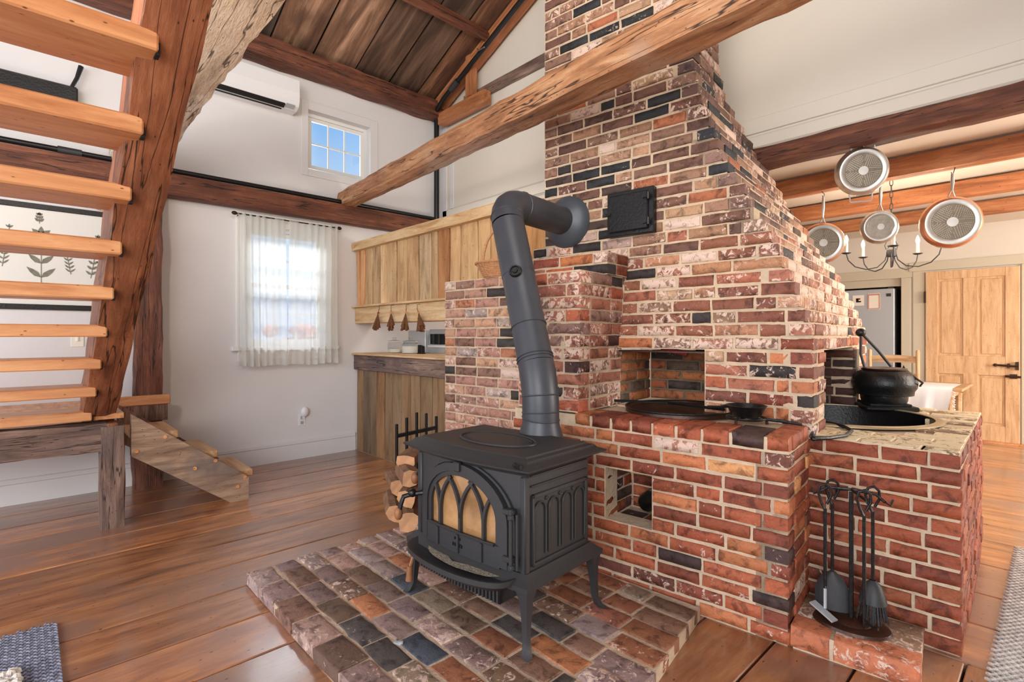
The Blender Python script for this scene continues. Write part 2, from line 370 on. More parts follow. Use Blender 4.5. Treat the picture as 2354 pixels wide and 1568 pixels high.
# floor: Empty with planks
fl = thing('floor', None, None, kind='structure')
build('subfloor', MB().bx(-5.45, 4.5, -3.5, 8.3, -.12, -.04), M['dark'], fl)
def tone(a, b): k = U(a, b); return (k, k*U(.96, 1.0), k*U(.9, 1.0), 1)
x = -5.27; 
seams = []
while x < .9:
    w = U(.27, .36); 
    if x+w > 4: break
    y0 = -3.4
    ends = [-3.4, U(-1.2, .4), 8]
    lim = 2.60 if x < -.42 else 2.60
    cuts = [-3.4, U(-2.2, .2), lim] if R() < .6 else [-3.4, lim]
    if x+w > -3.95 and x < -3.6: cuts = [-3.4, 2.24]
    for a, b in zip(cuts, cuts[1:]):
        plank('plank', M['floor'], (x+w/2, a+.002, -.02), (x+w/2, b-.002, -.02), w-.009, .04, fl, tone(.68, 1.2), seg=2)
    x += w
# boards by the partition and in the kitchen run the other way
y = 2.605
while y < YK:
    w = U(.36, .46); w = min(w, YK-y+.02)
    cut = [-5.28, U(-3, -1.6), U(.2, 1.), 4.4]
    for a, b in zip(cut, cut[1:]): plank('plank', M['floor'], (a+.002, y+w/2, -.02), (b-.002, y+w/2, -.02), w-.009, .04, fl, (lambda k: (k*.92, k, k*1.08, 1))(U(.95, 1.25)), seg=2)
    y += w
# left wall with two window openings
W1 = (1.50, 2.27, 1.14, 2.30); W2 = (2.09, 2.78, 2.95, 3.56)
def wallgrid(mb, xs, zs, holes, fn):
    for i in range(len(xs)-1):
        for j in range(len(zs)-1):
            cx, cz = (xs[i]+xs[i+1])/2, (zs[j]+zs[j+1])/2
            if any(h[0] < cx < h[1] and h[2] < cz < h[3] for h in holes): continue
            fn(mb, xs[i], xs[i+1], zs[j], zs[j+1])
mb = MB()
wallgrid(mb, [-3.5, W1[0], W2[0], W1[1], W2[1], 8.3], [0, W1[2], W1[3], W2[2], W2[3], 4.05], [W1, W2], lambda m, a, b, c, d: m.bx(XL-.16, XL, a, b, c, d))
struct('wall_left', mb, M['plaster'])
mb = MB().bx(XL, XL+.018, -3.4, 2.6, 0, .15).bx(XL, XL+.026, -3.4, 2.6, .15, .19, .006)
struct('baseboard_left', mb, M['plaster'])
# upper gable wall over the kitchen opening
mb = MB()
def rz_(x): return 4.02+.41*(x+5.28) if x < .6 else 4.02+.41*5.88-.41*(x-.6)
mb.prism([(-5.28, 2.54), (4.4, 2.54), (4.4, rz_(4.4)), (.6, rz_(.6)), (-5.28, 4.02)], 0, .1, Matrix(((1, 0, 0, 0), (0, 0, 1, YG), (0, 1, 0, 0), (0, 0, 0, 1))))
struct('wall_upper', mb, M['plaster_warm'])
mb = MB().bx(-5.2, 4.4, YG-.012, YG, 2.66, 2.765, .004).bx(-5.2, 4.4, YG-.03, YG, 2.545, 2.64, .012)
struct('trim_1', mb, M['plaster_warm'])
mb = MB().bx(-5.06, -4.98, YG-.01, YG, 2.77, 3.7, .003)
struct('trim_2', mb, M['plaster'])
struct('wall_end', MB().bx(-5.28, -5.12, YG-.012, YG, 2.5, 3.85), M['plaster'])
# kitchen far wall with the alcove for the refrigerator
AX0, AX1 = at(1890, 700, Y=YK).x, at(2072, 700, Y=YK).x
AZ = at(2050, 641, Y=YK).z
DX0, DX1 = at(2129, 700, Y=YK).x, at(2345, 700, Y=YK).x; DZ = 2.03
mb = MB()
wallgrid(mb, [-5.4, AX0, AX1, 4.4], [0, AZ, 2.56], [(AX0, AX1, 0, AZ)], lambda m, a, b, c, d: m.bx(a, b, YK, YK+.12, c, d))
mb.bx(AX0, AX1, YK+.8, YK+.9, 0, AZ+.1).bx(AX0-.05, AX0, YK+.1, YK+.9, 0, AZ+.1).bx(AX1, AX1+.05, YK+.1, YK+.9, 0, AZ+.1).bx(AX0, AX1, YK+.1, YK+.9, AZ, AZ+.06).bx(AX0, AX1, YK, YK+.9, -.08, 0)
struct('wall_far', mb, M['plaster_warm'])
mb = MB().bx(AX0-.1, AX1+.22, YK-.02, YK, AZ, AZ+.12, .004).bx(AX1, AX1+.1, YK-.02, YK, 0, AZ, .004)
struct('trim_3', mb, M['beige'])
mb = MB().bx(DX0-.13, DX0-.012, YK-.025, YK, 0, DZ+.02, .004).bx(DX1+.012, DX1+.13, YK-.025, YK, 0, DZ+.02, .004).bx(DX0-.17, DX1+.17, YK-.03, YK, DZ+.02, DZ+.13, .004)
struct('trim_4', mb, M['beige'])
struct('baseboard_far', MB().bx(DX1+.13, 4.3, YK-.02, YK, 0, .1), M['beige'])
struct('threshold', MB().bx(DX0-.15, DX1+.25, YK-.1, YK, 0, .02), M['tread'], label='wooden sill under the pine door')
mb = MB().bx(-5.4, 4.4, YG+.1, YK+.1, 2.56, 2.64)
struct('ceiling', mb, M['plaster_warm'])
struct('wall_right', MB().bx(4.4, 4.5, -3.5, 8.3, 0, 5.1), M['plaster_warm'])
# door
dr = struct('door_1', MB().bx(DX0, DX1, YK-.028, YK-.016, .02, DZ), M['door'])
W_ = DX1-DX0
for (x0, x1, z0, z1) in ((0, .12, .02, DZ), (W_-.12, W_, .02, DZ), (.42*W_, .58*W_, 1.0, DZ-.1), (.42*W_, .58*W_, .2, .8)):
    build('stile', MB().bx(DX0+x0, DX0+x1, YK-.045, YK-.026, z0, z1, .003), M['door'], dr)
for (z0, z1) in ((.02, .2), (.78, 1.0), (DZ-.1, DZ)):
    build('rail', MB().bx(DX0+.12, DX1-.12, YK-.044, YK-.026, z0, z1, .003), M['door'], dr)
for (x0, x1) in ((.12, .42*W_), (.58*W_, W_-.12)):
    for (z0, z1) in ((.2, .78), (1.0, DZ-.1)): build('door_panel', MB().bx(DX0+x0+.025, DX0+x1-.025, YK-.036, YK-.026, z0+.025, z1-.025, .008), M['door'], dr)
lt = MB(); zc = .90
lt.tube([(DX1-.19, YK-.08, .905), (DX1-.01, YK-.08, .895)], .011).blob((DX1-.2, YK-.08, .905), (.022, .018, .018)).box((DX1-.09, YK-.06, .9), (.02, .05, .05)).box((DX1-.02, YK-.06, .9), (.025, .05, .09))
build('latch', lt, M['rust'], dr)
build('bolt', MB().tube([(DX1-.12, YK-.06, .78), (DX1+.01, YK-.06, .775)], .013).box((DX1-.05, YK-.055, .78), (.06, .02, .05)), M['rust'], dr)
build('hinge', MB().box((DX0-.005, YK-.05, 1.72), (.02, .02, .14)), M['rust'], dr)
# roof of boards
rf = thing('ceiling_roof', None, None, kind='structure')
def rpt(x, y, off=0.): return Vector((x-off*math.sin(math.atan(.41)), y, 4.06+.41*(x+5.28)+off*math.cos(math.atan(.41))))
y = YG+.06; k = 0
tones = [(.95, .7, .55), (.45, .4, .38), (.6, .54, .5), (1.7, 1.55, 1.45), (1.6, 1.42, 1.3), (.36, .42, .46), (.3, .27, .25), (.6, .48, .42)]
while y > -2.6:
    w = U(.36, .46); c = tones[k % 8]; f = U(.85, 1.1)
    plank('roof_board', M['roof'], rpt(-5.45, y-w/2), rpt(.62, y-w/2), w-.022, .03, rf, (c[0]*f, c[1]*f, c[2]*f, 1), wob=.012, seg=10, up=(-.38, 0, .92))
    if k % 3 == 1: plank('batten', M['roof'], rpt(-5.45, y-w, .03), rpt(.62, y-w, .03), .1, .02, rf, (.4, .4, .42, 1), seg=2, up=(-.38, 0, .92))
    y -= w; k += 1
build('roof_underlay', MB().add([rpt(-5.5, 3.85, .06), rpt(.65, 3.85, .06), rpt(.65, -2.7, .06), rpt(-5.5, -2.7, .06)], [(0, 1, 2, 3)]).add([(.65, 3.85, 6.52), (4.5, 3.85, 4.94), (4.5, -2.7, 4.94), (.65, -2.7, 6.52)], [(0, 1, 2, 3)]), M['dark'], rf)
pl = beam('purlin', M['old'], rpt(-4.22, 3.7, -.06), rpt(-4.22, -2.6, -.06), .09, .09, None, .008, 30, up=(-.38, 0, .92))
tag(pl, 'reddish roof purlin crossing the dark roof boards below the ridge', 'beam')
tag(beam('rafter', M['beam'], rpt(-5.2, 3.62, -.10), rpt(.6, 3.62, -.10), .12, .14, None, .006, 30, up=(-.38, 0, .92)), 'orange-brown end rafter sloping up against the white gable', 'beam')
tag(beam('wall_plate', M['old'], (XL+.1, -3.4, 3.95), (XL+.1, 3.7, 3.95), .2, .2, None, .018, 60), 'dark red wall plate beam where the roof meets the window wall', 'beam')
tag(beam('belt_beam', M['old'], (XL+.07, -3.4, 2.525), (XL+.07, 3.7, 2.525), .14, .2, None, .005, 50), 'dark red beam running along the window wall above the curtains', 'beam')
tag(beam('tie_beam', M['tie'], (XL+.02, 2.47, 2.685), (1.4, 2.10, 2.69), .19, .195, None, .010, 70, taper=(.8, 1.06), hs=6), 'long hewn tie beam crossing in front of the brick chimney', 'beam')
tag(beam('pale_tie_beam', M['pale'], (XL+.02, .63, 2.72), (1.2, .60, 2.72), .30, .24, None, .016, 70, hs=7), 'pale rough-hewn tie beam behind the stair stringer', 'beam')
tag(plank('corner_beam', M['beam'], (-5.1, 3.62, 3.83), (-4.25, 3.62, 3.83), .10, .14), 'short brown beam in the corner under the end rafter', 'beam')
tag(beam('short_post', M['beam'], (-4.5, 3.6, 3.9), (-4.5, 3.6, 4.35), .1, .1, None, .005, 6, up=(0, 1, 0)), 'short upright brown post beneath the end rafter', 'post')
tag(beam('collar_board', M['grey'], (-4.75, 3.70, 3.96), (-3.2, 3.70, 3.955), .03, .12, None, .005, 12), 'grey weathered board on the white gable beside the chimney', 'board')
for nm, yy, lab, zc, hh in (('ceiling_beam', 3.77, 'nearest dark ceiling beam at the kitchen edge', 2.485, .13), ('ceiling_beam', 4.68, 'second ceiling beam from the chimney carrying three hooked pans', 2.475, .14), ('ceiling_beam', 5.75, 'orange ceiling beam behind the chandelier chain', 2.475, .14), ('ceiling_beam', 6.78, 'farthest ceiling beam near the pine door wall', 2.48, .13)):
    tag(beam(nm, M['old'] if yy < 4 else M['beam'], (-5.3, yy, zc), (4.3, yy, zc), .17 if yy < 4 else .12, hh, None, .012 if yy < 4 else .004, 60), lab, 'beam')
# black pipes
tag(build('corner_pipe', MB().tube([(-5.17, 3.60, 1.6), (-5.17, 3.6, 3.86)], .032, 12), M['blackpipe'], smooth=True), 'black vertical pipe standing in the room corner', 'pipe')
pp = thing('roof_pipe', 'black conduit sloping up along the end rafter', 'pipe', rpt(-5.17, 3.52, -.2))
build('pipe', MB().tube([(-5.17, 3.60, 3.84), (-5.15, 3.55, 3.90), rpt(-5.0, 3.52, -.2), rpt(.4, 3.52, -.2)], .026, 10), M['blackpipe'], pp, True)
build('coupling', MB().tube([rpt(-4.85, 3.52, -.2), rpt(-4.72, 3.52, -.2)], .036, 10), M['iron'], pp, True)
build('bracket_wire', MB().tube([rpt(-4.33, 3.50, -.15), rpt(-4.3, 3.47, -.22), rpt(-4.22, 3.47, -.26)], .007, 6), M['steel'], pp, True)
bp = thing('belt_pipe', 'black pipe lying along the top of the red belt beam', 'pipe', (XL+.1, 0, 2.645))
build('pipe', MB().tube([(XL+.11, -3.3, 2.647), (XL+.11, 3.58, 2.647)], .021, 10), M['blackpipe'], bp, True)
build('coupling', MB().tube([(XL+.11, .16, 2.647), (XL+.11, .30, 2.647)], .028, 10), M['iron'], bp, True)
# ============================================================ BRICKWORK
BL = []
def brickunit(sd):
    rr = random.Random(sd); mb = MB(); nx, nz = 5, 3
    def j(s): return rr.uniform(-s, s)
    def edge(i, k):
        x = -.5+i/(nx-1); z = -.5+k/(nz-1)
        return x, z
    vv = []; J = {}
    for k in range(nz):
        for i in range(nx):
            x, z = edge(i, k); bx_ = i in (0, nx-1); bz = k in (0, nz-1)
            xx = x*(1-.03) if bx_ else x+j(.02); zz = z*(1-.10) if bz else z+j(.04)
            if bx_: xx += j(.012)
            if bz: zz += j(.035)
            vv.append((xx, (.015+abs(j(.03))) if (bx_ or bz) else j(.015), zz))
    ring = [(i, 0) for i in range(nx)]+[(nx-1, 1)]+[(i, nz-1) for i in range(nx-1, -1, -1)]+[(0, 1)]
    n1 = len(vv)
    for i, k in ring:
        x, z = edge(i, k); vv.append((x+j(.01), .085, z+j(.04)))
    n2 = len(vv)
    for i, k in ring: x, z = edge(i, k); vv.append((x, .95, z))
    ff = [(k*nx+i, k*nx+i+1, (k+1)*nx+i+1, (k+1)*nx+i) for k in range(nz-1) for i in range(nx-1)]
    m = len(ring)
    for q in range(m):
        p = (q+1) % m; a = ring[q][1]*nx+ring[q][0]; b = ring[p][1]*nx+ring[p][0]
        ff.append((a, n1+q, n1+p, b)); ff.append((n1+q, n2+q, n2+p, n1+p))
    mb.add(vv, ff); me = mb.mesh('brick', M['brick'], False)
    me.polygons.foreach_set('use_smooth', [True]*len(me.polygons)); me.set_sharp_from_angle(angle=math.radians(55))
    return me
BLIB = [brickunit(i) for i in range(22)]
def pick(pal):
    t = sum(p[1] for p in pal); r = R()*t
    for p in pal:
        r -= p[1]
        if r <= 0: break
    c = p[0]; k = U(.85, 1.15); wa = max(0, min(.62, (p[2] if len(p) > 2 else .3)+U(-.08, .12)))
    return (lin(c[0])*k, lin(c[1])*k*U(.97, 1.03), lin(c[2])*k*U(.95, 1.05), wa)
BR = []   # records of the current thing
def lay(p, ang, L_, D, Hh, col):
    """p = centre of the front face"""
    BR.append((Vector(p), ang, L_, D, Hh, col))
def flush(th, cap=285):
    global BR
    def sz(b):
        d = max(.5, depth(b[0])); return -(b[2]*b[4])/(d*d)
    BR.sort(key=sz)
    parts, rest = (BR, []) if len(BR) <= cap+14 else (BR[:cap], BR[cap:])
    inv = PM[th.name].inverted()
    for p, ang, L_, D, Hh, col in parts:
        o = bpy.data.objects.new('brick', BLIB[random.randrange(22)]); C.objects.link(o); o.parent = th
        o.matrix_local = inv @ (Matrix.Translation(p) @ Matrix.Rotation(ang, 4, 'Z') @ Matrix.Rotation(U(-.012, .012), 4, 'Y') @ Matrix.Diagonal((L_, D, Hh, 1)))
        o.color = col
    if rest:
        mb = MB(); cols = []
        for p, ang, L_, D, Hh, col in rest:
            me = BLIB[random.randrange(22)]; MM = Matrix.Translation(p) @ Matrix.Rotation(ang, 4, 'Z') @ Matrix.Diagonal((L_, D, Hh, 1))
            mb.add([MM @ v.co for v in me.vertices], [tuple(q.vertices) for q in me.polygons]); cols += [col]*len(me.vertices)
        o = build('brick', mb, M['brick_stuff'], th); me = o.data; o['kind'] = 'stuff'
        at_ = me.color_attributes.new('tint', 'FLOAT_COLOR', 'POINT'); at_.data.foreach_set('color', [c for q in cols for c in q])
        me.polygons.foreach_set('use_smooth', [True]*len(me.polygons)); me.set_sharp_from_angle(angle=math.radians(55))
    BR = []
def courses(poly, z0, n, h, pal, mortar, openings=(), inward=(), dep=.1, seed=0, header_top=False, jt=.011):
    """poly(z)->list of plan points left to right as seen from outside; lays n courses"""
    for c in range(n):
        za = z0+c*h; zm = za+h/2; P = poly(zm); pl_ = pal(zm) if callable(pal) else pal
        for s in range(len(P)-1):
            a, b = Vector(P[s][:2]), Vector(P[s+1][:2]); L_ = (b-a).length
            if L_ < .03: continue
            t = (b-a)/L_; inw = Vector((-t.y, t.x)); ang = math.atan2(t.y, t.x)
            st, en = 0., L_
            if s not in inward:
                if s > 0 and c % 2 == 0: st = dep
                if s < len(P)-2 and c % 2 == 1: en = L_-dep
            ops = [o for o in openings if o[0] == s and o[3] < zm < o[4]]
            runs = [(0., L_)]
            for o in ops:
                nr = []
                for r0, r1 in runs:
                    if o[1] > r0: nr.append((r0, min(r1, o[1])))
                    if o[2] < r1: nr.append((max(r0, o[2]), r1))
                runs = [r for r in nr if r[1]-r[0] > .02]
            for r0, r1 in runs:   # mortar bed
                m0 = r0+(.009 if (r0 < .001 and s > 0 and s not in inward) else 0); m1 = r1-(.009 if (r1 > L_-.001 and s < len(P)-2 and (s+1) not in inward) else 0)
                ctr = a+t*((m0+m1)/2)+inw*(.009+(dep+.02)/2)
                mortar.box((ctr.x, ctr.y, zm), (m1-m0, dep+.02, h+.0005), Matrix.Rotation(ang, 3, 'Z'))
            runs2 = [(max(r0, st), min(r1, en)) for r0, r1 in runs]
            for r0, r1 in runs2:
                x = r0+(.001 if (r0 < .001 and s > 0 and s not in inward) else jt/2 if (s == 0 or s in inward or r0 > st+.001) else jt); first = True; ee = .001 if (r1 > L_-.001 and s < len(P)-2) else jt/2
                while x < r1-.03:
                    ln = U(.19, .215)
                    if first and c % 2 == 1: ln = U(.09, .11) if r0 < .001 or R() < .6 else ln
                    elif R() < .12: ln = U(.09, .12)
                    first = False
                    if r1-(x+ln) < .06: ln = min(r1-x-ee, .245)
                    if x+ln > r1: ln = r1-x-ee
                    if ln < .025: break
                    out = U(-.004, .004); q = a+t*(x+ln/2)+inw*(.0+out)
                    lay((q.x, q.y, zm+U(-.0015, .0015)), ang+U(-.012, .012), ln, dep*.98, h-jt*U(.8, 1.15), pick(pl_))
                    x += ln+jt
RED = [((164, 78, 52), 5, .3), ((146, 66, 44), 4, .3), ((128, 58, 42), 3, .34), ((182, 98, 64), 2, .28), ((110, 56, 44), 1.4, .36), ((206, 128, 84), .35, .2), ((70, 44, 40), .5, .3), ((160, 96, 78), .8, .5)]
RED2 = [((152, 66, 44), 5, .26), ((138, 58, 40), 4, .26), ((124, 54, 40), 3, .3), ((160, 76, 52), 2, .3)]
HOOD = [((172, 92, 70), 4, .46), ((150, 82, 62), 3, .44), ((134, 70, 56), 2.5, .4), ((186, 116, 88), 2, .46), ((60, 50, 50), .8, .42), ((190, 150, 118), 1, .5), ((150, 100, 84), 2, .5)]
STACK = [((142, 98, 82), 3, .36), ((164, 112, 90), 3, .36), ((120, 76, 64), 3, .34), ((184, 132, 104), 2, .38), ((98, 62, 54), 1.6, .3), ((46, 46, 48), 1.5, .28), ((178, 146, 132), 1.6, .5), ((176, 96, 66), 1.2, .3)]
SOOT = [((76, 58, 52), 3, .34), ((52, 46, 46), 3, .38), ((112, 76, 64), 2, .36), ((38, 38, 40), 1.5, .2)]
WALLP = [((180, 130, 112), 4, .42), ((190, 142, 118), 3, .4), ((156, 112, 98), 3, .4), ((200, 152, 120), 2, .34), ((70, 62, 58), 1.3, .26), ((128, 88, 76), 1.5, .3), ((186, 118, 88), 1.4, .3), ((178, 156, 144), 1, .5)]
PIERP = [((170, 96, 78), 4, .45), ((156, 84, 70), 3, .42), ((148, 100, 90), 2, .44), ((180, 84, 60), 1.5, .36), ((78, 44, 44), 1, .42), ((60, 52, 52), .4, .3)]
def shift(p, g, b, gr=0.):
    out = []
    for q in p:
        r_, g_, b_ = q[0]; k_ = 1 if (r_-b_ > 26 and g_/r_ < .72) else 0; g_ = g_*(g if k_ else 1); b_ = b_*(b if k_ else 1); m = (r_+g_+b_)/3
        out.append(((r_+(m-r_)*gr, g_+(m-g_)*gr, b_+(m-b_)*gr),)+tuple(q[1:]))
    return out
RED = [((min(255, c[0][0]*1.06),)+c[0][1:],)+tuple(c[1:]) for c in shift(RED, 1.2, 1.2)]; RED2 = shift(RED2, 1.16, 1.1); HOOD = shift(HOOD, 1.12, 1.08, .05); STACK = shift(STACK, 1.06, 1.02, .08); PIERP = shift(PIERP, 1.1, 1.08, .08); WALLP = shift(WALLP, 1.03, 1.0, .05)
def interp(tab, z):
    if z <= tab[0][0]: return tab[0][1]
    for a, b in zip(tab, tab[1:]):
        if z <= b[0]: return a[1]+(b[1]-a[1])*(z-a[0])/(b[0]-a[0])
    return tab[-1][1]
ZB = .841
# --- griddle bench
bench = thing('brick_bench', 'red brick cooking bench with griddle top projecting from the chimney', 'brick bench', w2(-.6, .2))
mo = MB(); hb = (ZB-.066)/12
OPS = [(0, .61, .86, .31, .555)]
courses(lambda z: [w2(-1.45, 0), w2(0, 0), w2(0, .42)], 0, 12, hb, RED, mo, OPS, jt=.013)
# top course of headers, laid deep
x = -1.02
while x < -.02:
    wd_ = U(.088, .115) if x < -.5 else U(.10, .13); wd_ = min(wd_, -.004-x)
    if wd_ > .04: p = w2(x+wd_/2, -.004+U(-.004, .004)); lay((p.x, p.y, ZB-.033), TH, wd_, .215, .062, pick(RED))
    x += wd_+.013
p = w2(.004, .155); lay((p.x, p.y, ZB-.033), TH+PI/2, .2, .1, .06, pick(RED))
p = w2(.004, .305); lay((p.x, p.y, ZB-.033), TH+PI/2, .09, .1, .06, pick(RED))
MT = Matrix.Rotation(TH, 3, 'Z')
c_ = w2(-.72, .2); mo.box((c_.x, c_.y, ZB-.042), (1.43, .385, .062), MT)
c_ = w2(-.52, .46); mo.box((c_.x, c_.y, ZB-.042), (1.0, .52, .064), MT)
c_ = w2(-.45, .25); mo.box((c_.x, c_.y, .26), (.02, .3, .5), MT)
# ash hole lining
for a, b in ((w2(-.84, .0), w2(-.84, .3)), (w2(-.84, .3), w2(-.59, .3))): pass
courses(lambda z: [w2(-.842, .01), w2(-.842, .30), w2(-.58, .30)], .31, 4, .0615, SOOT+RED2, mo, inward=(0, 1))
c_ = w2(-.715, .16); mo.box((c_.x, c_.y, .285), (.27, .3, .04), MT)
for k in range(2): p = w2(-.78+.13*k, .012); lay((p.x, p.y, .282), TH, .12, .25, .052, pick(SOOT+RED2))
build('mortar', mo, M['mortar'], bench); flush(bench)
c_ = w2(-.66, .24)
build('ash_pipe', MB().tube([w2(-.74, .27, .36), w2(-.66, .2, .42), w2(-.58, .2, .43)], .05, 12), M['ironb'], bench, True)
# --- chimney
chim = thing('brick_chimney', 'tall tapering brick chimney with stepped sides in the middle of the room', 'chimney', w2(-.5, .8))
UC = [(1.19, .018), (1.27, .003), (1.355, -.031), (1.47, -.07), (1.6, -.127), (1.7, -.161), (1.81, -.235), (1.88, -.273), (1.97, -.305), (2.035, -.33), (2.1, -.38), (2.175, -.422), (2.3, -.46), (2.48, -.53), (2.73, -.583), (3.4, -.60)]
VF = [(1.19, .385), (1.27, .405), (1.42, .441), (1.6, .473), (1.75, .502), (1.85, .52), (4, .52)]
VR = [(1.2, 2.42), (1.3, 2.5), (1.8, 2.36), (1.97, 2.12), (2.1, 2.05), (2.3, 1.88), (2.48, 1.62), (2.73, 1.07), (2.9, .95), (4, .95)]
def pchim(z):
    uc = interp(UC, z); vf = interp(VF, z)
    ul = -1.61 if z > 1.85 else -1.70 if z > 1.80 else -1.78 if z > 1.73 else -1.0
    vl = vf+(.03 if z < 1.7 else 0.)
    vr = interp(VR, z)
    pr = w2(uc, vr if z > 1.15 else 2.33)
    return [w2(ul, vl), w2(uc, vf), pr]
mo = MB(); mod = MB(); h2 = .0665; zc0 = ZB-h2; NC = 70
def palch(z):
    return HOOD+RED if z < 1.25 else HOOD if z < 1.62 else HOOD+STACK if z < 1.85 else STACK
OPC = [(0, 0., .515, ZB, 1.15), (1, .30, 1.30, ZB-.07, 1.155)]
courses(pchim, zc0, NC, h2, palch, mo, OPC, jt=.0135)
# recolour: soot around the flue entry, black bricks there
flue = w2(-1.42, .5, 1.98)
nb = []
for p, ang, L_, D, Hh, col in BR:
    d = (p-flue).length
    if abs(ang-TH) < .4 and d < .42 and R() < .5: col = pick(SOOT)
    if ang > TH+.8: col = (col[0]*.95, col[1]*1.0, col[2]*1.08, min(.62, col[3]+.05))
    nb.append((p, ang, L_, D, Hh, col))
BR = nb
# lintel over the niche
p = w2(-.72, .43); 
# niche lining
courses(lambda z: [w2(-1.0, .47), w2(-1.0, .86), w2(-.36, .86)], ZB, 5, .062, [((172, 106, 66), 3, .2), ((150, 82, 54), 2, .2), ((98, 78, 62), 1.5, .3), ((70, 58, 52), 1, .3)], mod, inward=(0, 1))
# kettle opening rear pillar and inner wall; their shadow is put into dark brick colours
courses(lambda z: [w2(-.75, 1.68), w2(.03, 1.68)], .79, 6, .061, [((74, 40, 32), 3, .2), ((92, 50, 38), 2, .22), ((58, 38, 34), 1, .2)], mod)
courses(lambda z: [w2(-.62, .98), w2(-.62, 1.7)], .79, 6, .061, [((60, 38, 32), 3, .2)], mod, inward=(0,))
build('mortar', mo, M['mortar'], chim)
build('niche_mortar', mod, M['mortar_shaded'], chim)
core = MB()
for c in range(NC):
    z = zc0+c*h2+h2/2
    P = pchim(z); a, b, d = P
    if z < 1.16: continue
    n = w2(0, 0)-w2(0, -1); tx = (w2(1, 0)-w2(0, 0))
    core.prism([(a+n*.1)[:2], (b+n*.1-tx*.1)[:2], (d-tx*.1)[:2], (a+n*(1.9 if z < 1.7 else max(.25, (d-b).length)))[:2]], z-h2/2, z+h2/2)
build('chimney_core', core, M['mortar'], chim)
build('damper_plate', MB().box(w2(-.7, .66, 1.20), (.62, .36, .012), MT), M['iron'], chim)
build('damper_handle', MB().tube([w2(-.76, .5, 1.17), w2(-.66, .5, 1.155), w2(-.62, .5, 1.15)], .014, 8), M['red'], chim, True)
# iron lintel
build('lintel', MB().box(w2(-.74, .47, 1.157), (.56, .09, .008), MT), M['rust'], chim)
flush(chim)
# --- pier
pier = thing('brick_pier', 'red brick pier behind the stove pipe with stepped cap', 'brick pier', w2(-1.25, .2))
mo = MB()
courses(lambda z: [w2(-1.42, .012), w2(-1.0+.02*(z-.84)/.76, .0+.012*(z-.84)), w2(-1.0+.02*(z-.84)/.76, .47)], ZB-.002, 11, .0685, PIERP, mo)
courses(lambda z: [w2(-1.62, .27), w2(-.97, .26), w2(-.97, .50)], ZB-.002+11*.0685, 2, .064, RED+PIERP, mo)
c_ = w2(-1.22, .25); mo.box((c_.x, c_.y, 1.22), (.34, .34, .74), MT); c_ = w2(-1.2, .14); mo.box((c_.x, c_.y, 1.585), (.40, .24, .022), MT); c_ = w2(-1.28, .40); mo.box((c_.x, c_.y, 1.655), (.58, .2, .12), MT)
build('mortar', mo, M['mortar'], pier); flush(pier)
# --- low wall left of the pier
lw = thing('brick_half_wall', 'low brown brick wall left of the stove pipe with dark bricks', 'brick wall', w2(-1.9, .4))
mo = MB()
courses(lambda z: [w2(-2.365, .3), w2(-1.40, .3)], 0, 24, .0684, WALLP, mo, jt=.012)
c_ = w2(-1.9, .46); mo.box((c_.x, c_.y, .815), (.9, .12, 1.62), MT)
build('mortar', mo, M['mortar'], lw); flush(lw)
# --- kettle block
kb = thing('kettle_block', 'red brick counter on the right with a round kettle hole in its cream top', 'brick counter', (-.55, 3.2, 0))
PA, PB, PC = Vector((-.835, 2.604, 0)), Vector((-.261, 2.628, 0)), Vector((-.314, 4.07, 0))
mo = MB()
courses(lambda z: [PA, PB, PC], 0, 12, .0655, RED2, mo, jt=.013)
HC = w2(.0, 1.19); HR = .44; tz = .79
ang0 = math.atan2((PB-PA).y, (PB-PA).x)
rect = [(-1.45, 2.595), (-.285, 2.640), (-.33, 4.06), (-1.5, 4.06)]
ring_i, ring_o = [], []
for k in range(64):
    a = 2*PI*k/64; dx, dy = math.cos(a), math.sin(a)
    ring_i.append((HC.x+dx*(HR-.01), HC.y+dy*(HR-.01))); best = 9
    for (p, q) in zip(rect, rect[1:]+rect[:1]):
        ex, ey = q[0]-p[0], q[1]-p[1]; den = dx*ey-dy*ex
        if abs(den) < 1e-9: continue
        t_ = ((p[0]-HC.x)*ey-(p[1]-HC.y)*ex)/den; s_ = ((p[0]-HC.x)*dy-(p[1]-HC.y)*dx)/den
        if t_ > 0 and -1e-6 <= s_ <= 1+1e-6: best = min(best, t_)
    ring_o.append((HC.x+dx*best, HC.y+dy*best))
sl = MB(); vv = [(x, y, tz-.012) for x, y in ring_i]+[(x, y, tz-.012) for x, y in ring_o]+[(x, y, tz-.06) for x, y in ring_i]+[(x, y, tz-.06) for x, y in ring_o]
ff = []
for k in range(64):
    l = (k+1) % 64; ff += [(k, l, 64+l, 64+k), (128+k, 192+k, 192+l, 128+l), (k, 128+k, 128+l, l), (64+k, 64+l, 192+l, 192+k)]
mo.add(vv, ff)
